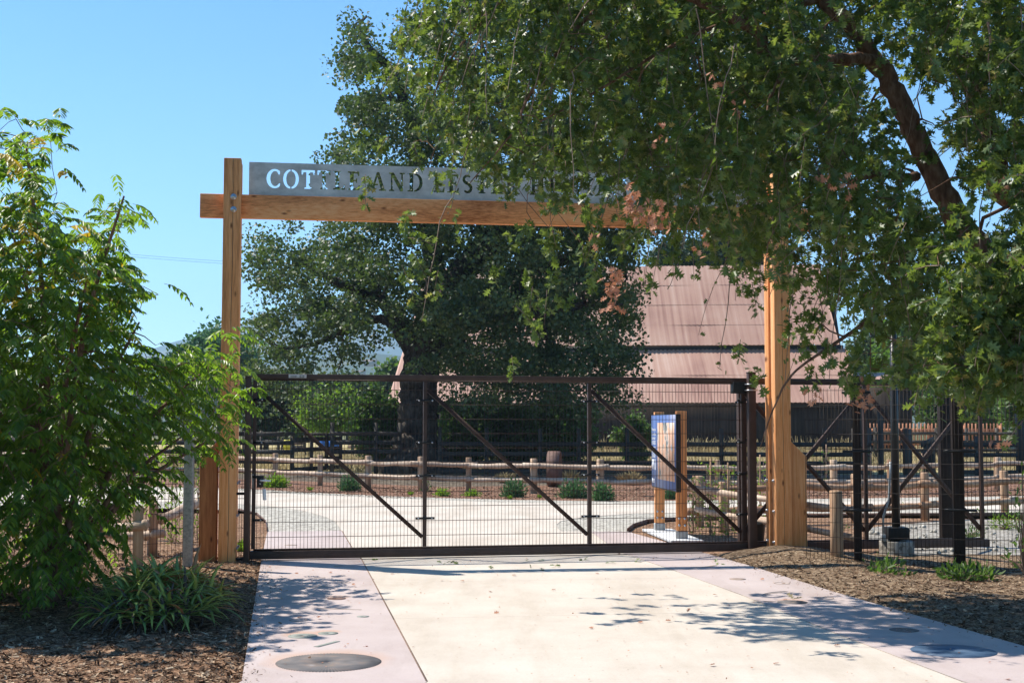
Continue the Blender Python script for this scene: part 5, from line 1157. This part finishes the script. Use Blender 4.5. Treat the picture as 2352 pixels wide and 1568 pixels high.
B(sk.mb,'stem',M['bark_fg'],sh,smooth=True); B(rb,'leaf_stalks',M['twig'],sh); print('shrub leaflets',len(lv))
# off-frame oak that shades the left foreground
root=thing('oak_tree','oak outside the left picture edge whose shade falls on the near mulch','tree',(-10.5,13.5,0))
n=520; u=rdir(n); C=np.array([-9.1,13.8,5.6])+u*(rng.random(n)**.5)[:,None]*np.array([1.9,1.1,1.5]); 
C=C[(C[:,0]<-.385*C[:,1]-.75)]
sk=Skel(); sk.limb([(-10.5,13.5,-.2),(-10.4,13.5,2),(-9.8,13.4,4),(-9,13.3,6)],[.3,.25,.2,.1],10,.1); sk.reach(C[::4],rmax=.06,rmin=.01,k=4); B(sk.mb,'trunk',M['bark_dark'],root)
Pl=(C[:,None]+rng.normal(size=(len(C),36,3))*.3).reshape(-1,3); put('crown',scatter('crown',QUAD,QUADF,Pl,frames(rdir(len(Pl)),rng.normal(size=len(Pl))),.15*(.6+.7*rng.random(len(Pl))),rng.random(len(Pl))),M['oak_far'],root)
# ---- aloe ------------------------------------------------------------------
def aloe_leaf(base,d,L,w,curl,twist,nseg=9):
    d=d/np.linalg.norm(d); side=np.cross(d,[0,0,1.]); side/=np.linalg.norm(side)+1e-9; V=[];t=np.linspace(0,1,nseg+1); pos=np.array(base,float); dirn=d.copy(); 
    for i,tt in enumerate(t):
        ww=w*(1-tt)**.8*(1+.0*tt)+.001; ww*= 1.28 if i%2 else .92
        nrm=np.cross(side,dirn); th=w*.22*(1-tt)
        V+= [pos-side*ww/2+nrm*th*.9,pos-nrm*th*.35,pos+side*ww/2+nrm*th*.9,pos+nrm*th*.3]
        pos=pos+dirn*L/nseg; dirn=dirn+np.array([0,0,-curl/nseg])+side*twist/nseg; dirn/=np.linalg.norm(dirn); side=side-dirn*(side@dirn); side/=np.linalg.norm(side)
    Fc=[(4*i+a,4*i+(a+1)%4,4*i+4+(a+1)%4,4*i+4+a) for i in range(nseg) for a in range(4)]
    return V,Fc
ac=AT(372,1400,12.95); ac[1]=12.0; ac[2]=0; al=thing('aloe_clump','sprawling spiny aloe clump with green and orange leaves beside the drive','plant',tuple(ac))
_=0; mbs={'aloe':MB(),'aloe_red':MB(),'aloe_dry':MB()}
for k in range(115):
    rr=math.sqrt(rng.random()); a=rng.random()*2*math.pi; ex,ey=rr*math.cos(a)*.52,rr*math.sin(a)*.95
    hgt=.10+.30*(1-rr**2)*(0.75+.4*rng.random()); c=np.array([ac[0]+ex,ac[1]+.95+ey,hgt]); tilt=np.array([math.cos(a),math.sin(a),0])*rr*.8
    n=rng.integers(7,12); big=.8+.4*rng.random()
    lit=(ex>-.15 and ey>.1)  # sunlight put into the colour: this side gets yellower, more orange leaves
    for j in range(n):
        aa=j*2.4+rng.random()*.5; el_=.25+1.0*(j/n)*rng.random()+.1; d=np.array([math.cos(aa)*math.cos(el_),math.sin(aa)*math.cos(el_),math.sin(el_)])+tilt*.5
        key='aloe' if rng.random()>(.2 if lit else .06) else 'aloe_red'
        if hgt<.25 and rng.random()<.2: key='aloe_dry'
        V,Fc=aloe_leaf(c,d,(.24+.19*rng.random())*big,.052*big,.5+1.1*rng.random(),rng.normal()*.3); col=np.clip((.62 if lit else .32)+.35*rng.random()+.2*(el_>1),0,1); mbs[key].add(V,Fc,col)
for k in range(160):
    a=rng.random()*6.28; rr=.75+.3*rng.random(); c=np.array([ac[0]+rr*.58*math.cos(a),ac[1]+.95+rr*.95*math.sin(a),.05+.15*rng.random()]); V,Fc=aloe_leaf(c,np.array([math.cos(a),math.sin(a),.1-.5*rng.random()])+rng.normal(size=3)*.3,.16+.12*rng.random(),.022,.8,rng.normal()*.5,6); mbs['aloe_dry'].add(V,Fc,rng.random())
for key,nm in (('aloe','green_leaves'),('aloe_red','orange_leaves'),('aloe_dry','dry_leaves')): B(mbs[key],nm,M[key],al,smooth=False)
# ---- small plants in the beds ----------------------------------------------
def blades(name,label,c,r,h,n,mat,cat='plant',wd=.02,spread=.6,group=None,tmpl=LANCE,tf=LANCEF,ry=None,lf=None):
    c=np.array(c,float); a=rng.random(n)*6.283; q=np.sqrt(rng.random(n)); ry=ry or r*.8
    root=thing(name,label,cat,tuple(c),group)
    if lf:   # bush with stems and leaves
        u=rdir(n); u[:,2]=np.abs(u[:,2]); rad=rng.random(n)**.5*(.65+.6*rng.random(n)); P_=c+u*rad[:,None]*np.array([r,ry,h]); D_=u+rng.normal(size=(n,3))*.6+np.array([0,0,.5]); S_=lf*(.6+.7*rng.random(n)); SS=S_
        mb=MB()
        for i in range(0,n,max(1,n//26)): mb.tube([c+(0,0,-.03),c+(P_[i]-c)*.5+(0,0,.03),P_[i]],[.008,.005,.002],3,cap=False)
        B(mb,'stem',M['twig'],root)
        T3=np.asarray(tmpl)
    else:
        P_=c+np.stack([np.cos(a)*q*r*.45,np.sin(a)*q*ry*.45,np.zeros(n)],1); D_=np.stack([np.cos(a)*q*spread,np.sin(a)*q*spread,np.ones(n)],1)+rng.normal(size=(n,3))*.12; S1=h*(.5+.6*rng.random(n)); SS=np.stack([np.full(n,wd*4),S1,S1],1)
    put('foliage',scatter('foliage',tmpl,tf,P_,frames(D_,rng.normal(size=n)*1.5),SS,rng.random(n)),M[mat],root); return root
def bed(px,py,hw,h_px,mat,label,kind='b',n=500,name='shrub',cat='shrub',lf=.09,**kw):
    g=G(px,py); k=g[1]/F; return blades(name,label,g,hw*k,h_px*k,n,mat,cat,lf=(lf if kind=='b' else None),**kw)
bed(633,1119,29,26,'bright','bright green feathery clump in the mulch beside the lock','b',900,lf=.10)
bed(803,1127,26,33,'sage','blue-green rosemary bush under the first diagonal brace','b',900,lf=.09)
bed(1016,1139,17,16,'bright','small lime-green plant, left one right of the first gate upright','b',260,lf=.08,name='small_plant',cat='plant')
bed(1083,1139,17,13,'bright','small lime-green plant, right one right of the first gate upright','b',240,lf=.08,name='small_plant',cat='plant')
bed(1180,1141,27,37,'sage','rosemary bush left of the middle gate upright by the rusty hoop','b',1000,lf=.09)
bed(1318,1143,34,38,'sage','wide rosemary bush touching the left side of the middle gate upright','b',1200,lf=.09)
bed(1384,1150,25,38,'sage','rosemary bush just right of the middle gate upright','b',1000,lf=.09)
bed(1543,1146,18,26,'sage','small rosemary bush half hidden behind the info sign','b',500,lf=.09)
for (px,py,hw,hh,lab) in ((1158,1108,22,26,'dry straw-coloured bush left of the rusty hoop'),(1315,1110,34,34,'wide dry straw-coloured bush right of the rusty hoop'),(1447,1113,26,34,'dry straw-coloured bush between middle upright and info sign')):
    bed(px,py,hw,hh,'straw',lab,'g',260,name='dry_bush',cat='bush',wd=.006,spread=1.1)
for (px,py,lab) in ((712,1126,'tiny grass tuft left of the rosemary under the brace'),(943,1136,'tiny grass tuft before the first gate upright'),(1172,1152-6,'tiny grass tuft below the rosemary near the hoop'),(1240,1143,'tiny grass tuft midway between the two rosemary bushes'),(1296,1143,'tiny grass tuft against the wide rosemary'),(1262,1106,'small leafy sprout at the foot of the rusty hoop')):
    bed(px,py,9,10,'bright',lab,'g',60,name='grass_tuft',cat='grass tuft',wd=.01)
bed(980,1128,12,42,'mid_green','spindly bare sapling with sparse leaves beside the first gate upright','b',60,lf=.07,name='sapling',cat='plant')
# plants at the right fence
def fpl(px,py,Yp,r,h,n,mat,lab,lf,name='small_plant',cat='plant',z=-.08,kind='b',**kw): g=AT(px,py,Yp); g[2]=z; return blades(name,lab,g,r,h,n,mat,cat,lf=lf if kind=='b' else None,**kw)
fpl(2035,1325,17.1,.30,.28,170,'mid_green','small glossy-leaved plant in front of the round concrete footing',.10)
fpl(2180,1310,17.3,.16,.2,60,'mid_green','small leafy sprig left of the thick roller post foot',.09)
fpl(2210,1325,17.0,.24,.2,150,'mid_green','glossy leafy plant in front of the thick roller post foot',.10)
fpl(2255,1322,17.1,.22,.18,110,'mid_green','low leafy plant just right of the thick roller post foot',.10)
# staked vines
def vine(px,py,h,lab,mat='mid_green',n=150,Yp=None,stake=True,w_=.16,lf=.07):
    g=np.array(G(px,py)); root=thing('staked_vine',lab,'vine',tuple(g)); 
    if stake: B(MB().tube([g+(0,0,-.1),g+(.01,0,h)],[.016,.014],6),'stake',M['cedar'],root)
    P_=g+np.stack([rng.normal(size=n)*w_,rng.normal(size=n)*w_,rng.random(n)*h*.95],1); mb=MB()
    for k in range(7):
        z=np.linspace(0,h*.9,8); mb.tube(g+np.stack([rng.normal()*.05+.05*np.sin(z*5+k),rng.normal()*.05+.04*np.cos(z*4+k),z],1),.004,4)
    for i in range(0,n,5): mb.tube([np.array([g[0],g[1],P_[i][2]-.1]),P_[i]],[.003,.0015],3,cap=False)
    B(mb,'stem',M['twig'],root); put('foliage',scatter('foliage',LANCE,LANCEF,P_,frames(rdir(n,.2),rng.normal(size=n)),lf*(.6+.8*rng.random(n)),rng.random(n)),M[mat],root)
vine(1592,1222,1.0,'staked vine touching the right side of the info sign post','mid_green',90,w_=.06)
vine(1632,1226,1.3,'staked leafy vine between info sign and short rail end','bright',170)
vine(1672,1232,1.25,'staked leafy vine in front of the short split-rail end piece','bright',190)
vine(1746,1195,1.3,'staked vine seen between the roller post and timber post','bright',120)
vine(1898,1118,1.3,'slim staked vine behind the far rails right of the timber posts','mid_green',60,w_=.12,lf=.09)
vine(2000,1112,1.2,'slim staked vine left of the light pole behind the far rails','mid_green',60,w_=.14,lf=.09)
vine(2118,1130,1.1,'slim staked vine beside the near split-rail post at right','mid_green',50,w_=.10,lf=.09)
vine(395,1245,1.5,'leafy vine growing at the left fence beside the galvanized post','bright',260,stake=False,w_=.14)
vine(455,1240,1.9,'leafy vine between galvanized post and timber buttress','bright',260,stake=False,w_=.12)
vine(265,1235,1.2,'leafy green vine behind the left mesh fence near the shrub','mid_green',320,stake=False,w_=.25)
g=AT(551,1215,19); 
fpl(549,1240,19.6,.12,.22,70,'bright','narrow grass clump between left timber post and latch post',.1,name='grass_tuft',cat='grass tuft',z=0,kind='g',wd=.012)
for k,(px,py,hw,hh,n,mt,lab) in enumerate(((2230,1235,45,40,260,'mid_green','scrubby yellowing weed patch right of the gate tail'),(2310,1215,60,55,420,'bright','tall scrubby yellow-green weeds at the right edge behind the mesh'),(2080,1170,30,16,90,'bright','sparse low weeds behind the light pole'),(2250,1180,26,16,90,'mid_green','sparse weeds in front of the nearer split rails at far right'),(1930,1215,26,14,60,'mid_green','sparse low weeds behind the fresh cedar post'))):
    bed(px,py,hw*.8,hh*.8,mt,lab,'b',int(n*.8),name='weeds',cat='weeds',lf=.05)
fpl(2350,1230,15.6,.22,1.6,70,'mid_green','feathery leaf branch poking in at the right edge behind the fence',.09,name='branch_plant',z=.2)
# ---- scattered stuff -------------------------------------------------------
def region(n,fx0,fx1,y0,y1,pw=1.0):
    y=y0+(y1-y0)*rng.random(n)**pw; a=np.array([fx0(v) for v in y]); b=np.array([fx1(v) for v in y]); return a+(b-a)*rng.random(n),y
CH_=[(-.5,-.5,0),(.5,-.35,.08),(.4,.5,.0),(-.45,.45,.06)]; CHF=[(0,1,2,3)]
def chips(name,xs,ys,hf,lo,hi,mat='chip',label_kind='stuff'):
    n=len(xs); z=np.array([hf(a,b) for a,b in zip(xs,ys)])+.006; d=rng.normal(size=(n,3)); d[:,2]*=.28; L=lo+(hi-lo)*rng.random(n)**2; S_=np.stack([L*.22*(.6+.8*rng.random(n)),L,L],1)
    tag(link(name,scatter(name,CH_,CHF,np.stack([xs,ys,z],1),frames(d,rng.normal(size=n)*.6),S_,rng.random(n)),M[mat]),kind='stuff')
vis=lambda y:-.40*y-.3
xs,ys=region(30000,vis,ledge,8.5,20,1.4); chips('wood_chips',xs,ys,hl,.02,.085)
xs,ys=region(28000,redge,lambda y:.40*y+1.8,8.5,18.9,1.0); chips('wood_chips',xs,ys,hr,.015,.075)
xs,ys=region(9000,lambda y:-.2*y-2,lambda y:-.2*y+0,19,24); k=xs<ledge(20.5)-.0; 
xs,ys=region(16000,lambda y:-.22*y,lambda y:.40*y,33.2,40.5)
def inbed(x_,y_):
    yy=F*CH/y_; return True
chips('wood_chips',xs[ys>np.interp(xs,[-8,-3,0,6,15],[38,34.2,33.6,33.8,36])],ys[ys>np.interp(xs,[-8,-3,0,6,15],[38,34.2,33.6,33.8,36])],lambda a,b:.0,.03,.10)
n=900; ys=9+10.3*rng.random(n); e=rng.exponential(.09,n); L=rng.random(n)<.5; xs=np.where(L,np.array([ledge(v) for v in ys])+e,np.array([redge(v) for v in ys])-e); chips('wood_chips',xs,ys,lambda a,b:.018,.01,.05)
# rocks
n=420; xs=6.2+6*rng.random(n); ys=19.4+5.5*rng.random(n); t_=rng.normal(size=(12,3)); 
ico=[(0,0,.6),(.5,0,.1),(.15,.48,.12),(-.42,.3,.08),(-.4,-.32,.1),(.18,-.46,.09),(.3,.2,-.3),(-.3,0,-.3),(.1,-.3,-.3)]; icf=[(0,1,2),(0,2,3),(0,3,4),(0,4,5),(0,5,1),(1,6,2),(2,6,7,3),(3,7,4),(4,7,8,5),(5,8,6,1)]
kk=xs>GW(Ux(1860,1.3),0,0)[0]+.4
tag(link('rocks',scatter('rocks',ico,icf,np.stack([xs,ys,np.full(n,.01)],1)[kk],frames(rdir(n),rng.normal(size=n))[kk],(.03+.10*rng.random(n)**3)[kk],rng.random(n)[kk]),M['gravel']),kind='stuff')
# dry grass in the paddock
n=26000; xs=-22+66*rng.random(n); ys=53.5+36*rng.random(n)**1.2; d=rng.normal(size=(n,3))*.45; d[:,2]=1
tag(link('dry_grass',scatter('dry_grass',[(-.5,0,0),(.5,0,0),(.25,1,0),(-.1,1,.02)],CHF,np.stack([xs,ys,np.full(n,-.05)],1),frames(d,rng.random(n)*6),np.stack([.03+.03*rng.random(n),.22+.3*rng.random(n),np.ones(n)],1),rng.random(n)),M['straw']),kind='stuff')
n=1500; xs=14+14*rng.random(n)-6; ys=85+2*rng.random(n); d=rng.normal(size=(n,3))*.4; d[:,2]=1
xs=np.array([bpt(u,-2.5*rng.random()-1,0) for u in rng.random(n)*L_]); ys=xs[:,1]; xs=xs[:,0]
tag(link('tall_dry_grass',scatter('tall_dry_grass',[(-.5,0,0),(.5,0,0),(.25,1,0),(-.1,1,.02)],CHF,np.stack([xs,ys,np.full(n,-.05)],1),frames(d,rng.random(n)*6),np.stack([.05+.05*rng.random(n),.6+.7*rng.random(n),np.ones(n)],1),rng.random(n)),M['straw']),kind='stuff')
# fallen leaves and crumbs on the concrete
n=420; ys=8+11.5*rng.random(n); xs=np.array([ledge(v) for v in ys])+.1; xs=xs+(np.array([redge(v) for v in ys])-xs-.1)*rng.random(n); d=rng.normal(size=(n,3)); d[:,2]*=.15
sz=np.where(rng.random(n)<.09,.06,.015+.012*rng.random(n))
tag(link('fallen_leaves',scatter('fallen_leaves',OAK,OAKF,np.stack([xs,ys,np.full(n,.026)],1),frames(d,rng.normal(size=n)*.3),sz,rng.random(n)),M['dead_leaf']),kind='stuff')
pts=np.array([G(x_,y_,.03) for x_,y_ in ((1040,1292),(1236,1285),(1127,1302),(1285,1300),(1340,1283),(1015,1278+14),(1460,1286),(1232,1306),(1405,1290),(860,1283),(1650,1292))]); n=len(pts); d=rng.normal(size=(n,3)); d[:,2]*=.2
tag(link('fallen_green_leaves',scatter('fallen_green_leaves',OAK,OAKF,np.repeat(pts,3,0)+rng.normal(size=(3*n,3))*(.04,.05,.003),frames(rdir(3*n,0)*(1,1,.3),rng.normal(size=3*n)*.3),np.full(3*n,.075),rng.random(3*n)),M['oak_leaf']),kind='stuff')
g=G(1822,1377,.03); tag(link('fallen_leaf',scatter('fallen_leaf',OAK,OAKF,np.array([g,g])+rng.normal(size=(2,3))*.01,frames(np.array([[1,.1,.2],[-.3,.2,.3]]),np.array([.3,.4])),np.array([.12,.1]),np.array([1.,.9])),M['straw']),'curled tan oak leaf lying on the mid-size saw blade','leaf')
# twigs in the mulch
# ------------------------------------------------------------------ haze
m=bpy.data.materials.new('haze'); m.use_nodes=True; t=m.node_tree; t.nodes.remove(t.nodes['Principled BSDF']); pv=N(t,'ShaderNodeVolumePrincipled'); pv.inputs['Color'].default_value=(.48,.72,1,1); pv.inputs['Density'].default_value=HAZE; pv.inputs['Anisotropy'].default_value=.2
t.links.new(pv.outputs[0],t.nodes['Material Output'].inputs['Volume'])
if HAZE>0:
    h=B(MB().box(-4500,6500,-60,6500,-4,640),'haze',m); tag(h,kind='stuff')
